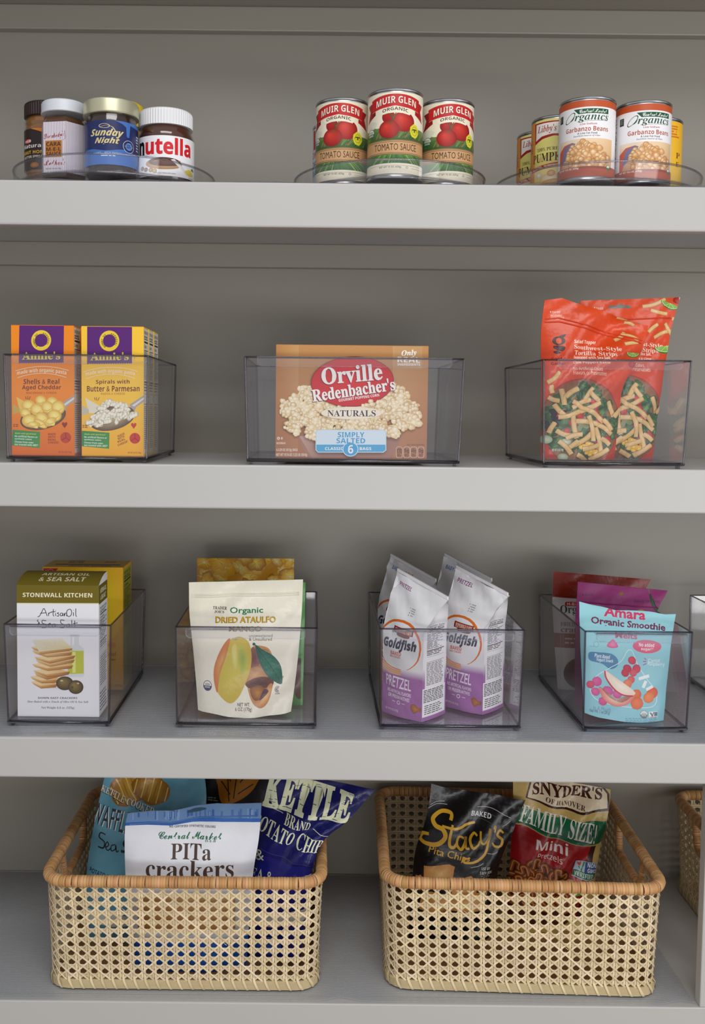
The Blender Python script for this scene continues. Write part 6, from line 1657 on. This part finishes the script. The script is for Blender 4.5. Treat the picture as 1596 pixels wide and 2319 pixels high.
# ---- right basket
bk, gold = (20, 18, 20), (226, 172, 44)
a = Art([(305, 70), (750, 148), (600, 640), (190, 640)]); a.bg(bk)
def g(p, w=13, thin=.35): a.curve(p, w, gold, 7, thin=thin)
g([(392, 232), (396, 204), (350, 198), (312, 228), (322, 258), (356, 274), (364, 308), (330, 338), (284, 342), (252, 326), (262, 300), (290, 296)], 20)          # S
g([(400, 250), (388, 300), (384, 340), (402, 350), (420, 330)], 14); g([(352, 258), (420, 268), (470, 250), (508, 246)], 14)                                      # t with its bar
g([(452, 312), (430, 306), (418, 336), (436, 356), (456, 330), (462, 306), (458, 346), (474, 350)], 12)                                                            # a
g([(514, 300), (500, 290), (480, 316), (490, 348), (512, 340), (526, 320)], 12)                                                                                    # c
g([(532, 282), (530, 320), (546, 336), (570, 310), (578, 272), (566, 330), (548, 384), (500, 414), (450, 410), (448, 392), (474, 396)], 12)                          # y
g([(596, 276), (604, 264), (600, 292)], 9); g([(642, 298), (624, 286), (612, 306), (634, 326), (626, 352), (598, 352), (586, 336)], 12)                              # 's
a.text('Pita Chips', 'r', 288, 362, 478, 402, gold, rot=10, off=.006, shear=.12)
a.poly([(474, 190), (540, 194), (620, 224), (604, 262), (540, 232), (470, 228)], (60, 58, 60)); a.poly([(478, 194), (538, 198), (614, 226), (601, 256), (540, 228), (474, 224)], bk); a.text('BAKED', 'b', 490, 200, 586, 222, (226, 226, 226), rot=12)
for p in ([(300, 172), (330, 156), (368, 156)], [(290, 188), (330, 166), (380, 170)], [(640, 270), (660, 262), (676, 250)], [(560, 380), (590, 384), (610, 376)], [(480, 436), (516, 432), (540, 420)], [(520, 176), (600, 190), (680, 236)]): a.curve(p, 2.4, (190, 190, 192), 5)
a.text('USE BY', 'b', 530, 438, 572, 450, (206, 206, 206), rot=6); a.text('5 NOV 2024', 'b', 522, 456, 580, 470, (206, 206, 206), rot=6); a.fine(526, 474, 570, 496, 3, (150, 150, 150), .4, 3, 4)
for q in ([(264, 434), (380, 420), (406, 430), (388, 516), (262, 540)], [(386, 488), (480, 470), (512, 500), (506, 560), (386, 560)], [(228, 490), (250, 478), (262, 500), (250, 560), (222, 560)]):
    a.fan(q, (232, 188, 124), (196, 130, 66))
for q in ([(262, 560), (400, 540), (560, 560), (540, 640), (240, 640)],): a.fan(q, (226, 176, 110), (186, 126, 64))
pouch('chip_bag', 'black pita chips bag with gold script lettering', 'bag', [(305, 72), (285, 220), (225, 420), (190, 900)], [(748, 150), (700, 270), (625, 460), (560, 900)], cL, .225, .165, a,
      bulge=.030, back=.022, m='film', body=bk, wr=.003, seed=16, zfloor=BF, crimp=.08, foot=.4, top=[0, 8, 4, 0, -4, 4, 0])
tan = (198, 168, 100)
a = Art([(700, 20), (1150, 110), (1060, 640), (630, 640)]); a.bg(tan)
a.poly([(745, 130), (770, 40), (900, -30), (1060, 10), (1144, 120), (1142, 200), (1000, 204), (850, 170)], (56, 26, 24)); a.poly([(754, 128), (778, 48), (900, -20), (1052, 18), (1134, 122), (1134, 188), (1000, 194), (852, 160)], (226, 208, 176))
a.text("SNYDER'S", 'sb', 780, 78, 1112, 134, (70, 28, 22), rot=5, off=.016, arc=4); a.text('OF HANOVER', 'sb', 838, 148, 1026, 170, (70, 28, 22), rot=13)
gn = (14, 104, 66)
a.poly([(660, 186), (740, 176), (860, 210), (1000, 236), (1128, 246), (1116, 344), (1010, 342), (850, 296), (720, 250), (640, 250)], gn)
a.text('FAMILY SIZE!', 'sb', 716, 206, 1078, 292, (228, 226, 214), rot=16, off=.004, sh=(-2, 4, (8, 50, 34)))
a.poly([(620, 262), (722, 256), (850, 300), (1000, 342), (1044, 348), (1000, 520), (980, 700), (560, 700)], (166, 24, 32)); a.poly([(1044, 348), (1072, 350), (1030, 520), (1000, 700), (972, 700), (1000, 520)], (60, 26, 24))
a.text('Mini', 'b', 784, 316, 930, 362, (240, 228, 222), rot=9); a.text('Pretzels', 's', 790, 374, 900, 400, (240, 228, 222), rot=9)
def pretzel(x, y, r, rot):
    q = math.radians(rot); m = lambda p: (x + r * (p[0] * math.cos(q) - p[1] * math.sin(q)), y + r * (p[0] * math.sin(q) + p[1] * math.cos(q)))
    pth = [(-.25, .75), (.25, .1), (.75, -.55), (.4, -.85), (0, -.45), (-.4, -.85), (-.75, -.55), (-.25, .1), (.25, .75)]; lo = [(-.8, -.3), (-.75, .4), (0, .9), (.75, .4), (.8, -.3)]
    for pp in (lo, pth):
        a.curve([m(p) for p in pp], r * .50, (70, 32, 14), 6); a.curve([m(p) for p in pp], r * .36, (140, 70, 28), 6); a.curve([m((p[0] - .03, p[1] - .04)) for p in pp], r * .10, (206, 132, 70), 6)
a.blob([(630, 480), (720, 440), (760, 404), (830, 440), (880, 430), (940, 480), (940, 700), (560, 700)], (70, 34, 18))
rr = random.Random(2)
for x, y in ((780, 440), (690, 470), (740, 480), (830, 470), (880, 480), (660, 510), (720, 530), (790, 510), (850, 540), (910, 530), (680, 580), (760, 590), (840, 600), (900, 600)): pretzel(x, y, 44, rr.uniform(-60, 60))
a.quad([(966, 404), (1078, 434), (1056, 506), (950, 478)], [(190, 206, 226)] * 4); a.quad([(1018, 420), (1076, 436), (1062, 484), (1006, 470)], [(60, 84, 150)] * 4); a.quad([(958, 448), (1064, 478), (1056, 502), (950, 474)], [(20, 110, 74)] * 4)
for i, t_ in enumerate(('NON', 'GMO')): a.text(t_, 'b', 1026 - 4 * i, 430 + 22 * i, 1070 - 4 * i, 447 + 22 * i, (236, 240, 246), rot=15)
a.text('VERIFIED', 'b', 960, 466, 1052, 484, (226, 240, 232), rot=15); a.line([(984, 436), (994, 458), (1012, 420)], 6, (40, 130, 70)); a.blob([(974, 412), (986, 420), (996, 414), (994, 430), (984, 432)], (214, 90, 40))
a.poly([(946, 496), (1030, 512), (1024, 560), (940, 560)], (110, 170, 60)); a.text('Low Fat', 's', 962, 504, 1010, 520, (240, 246, 230), rot=8)
pouch('chip_bag', 'tan pretzel bag with green and red bands beside the black bag', 'bag', [(690, 10), (690, 180), (680, 380), (640, 900)], [(1150, 100), (1140, 200), (1090, 440), (1030, 900)], cL, .255, .195, a,
      bulge=.030, back=.020, m='film', body=tan, wr=.0026, seed=17, zfloor=BF, crimp=.05, foot=.4)
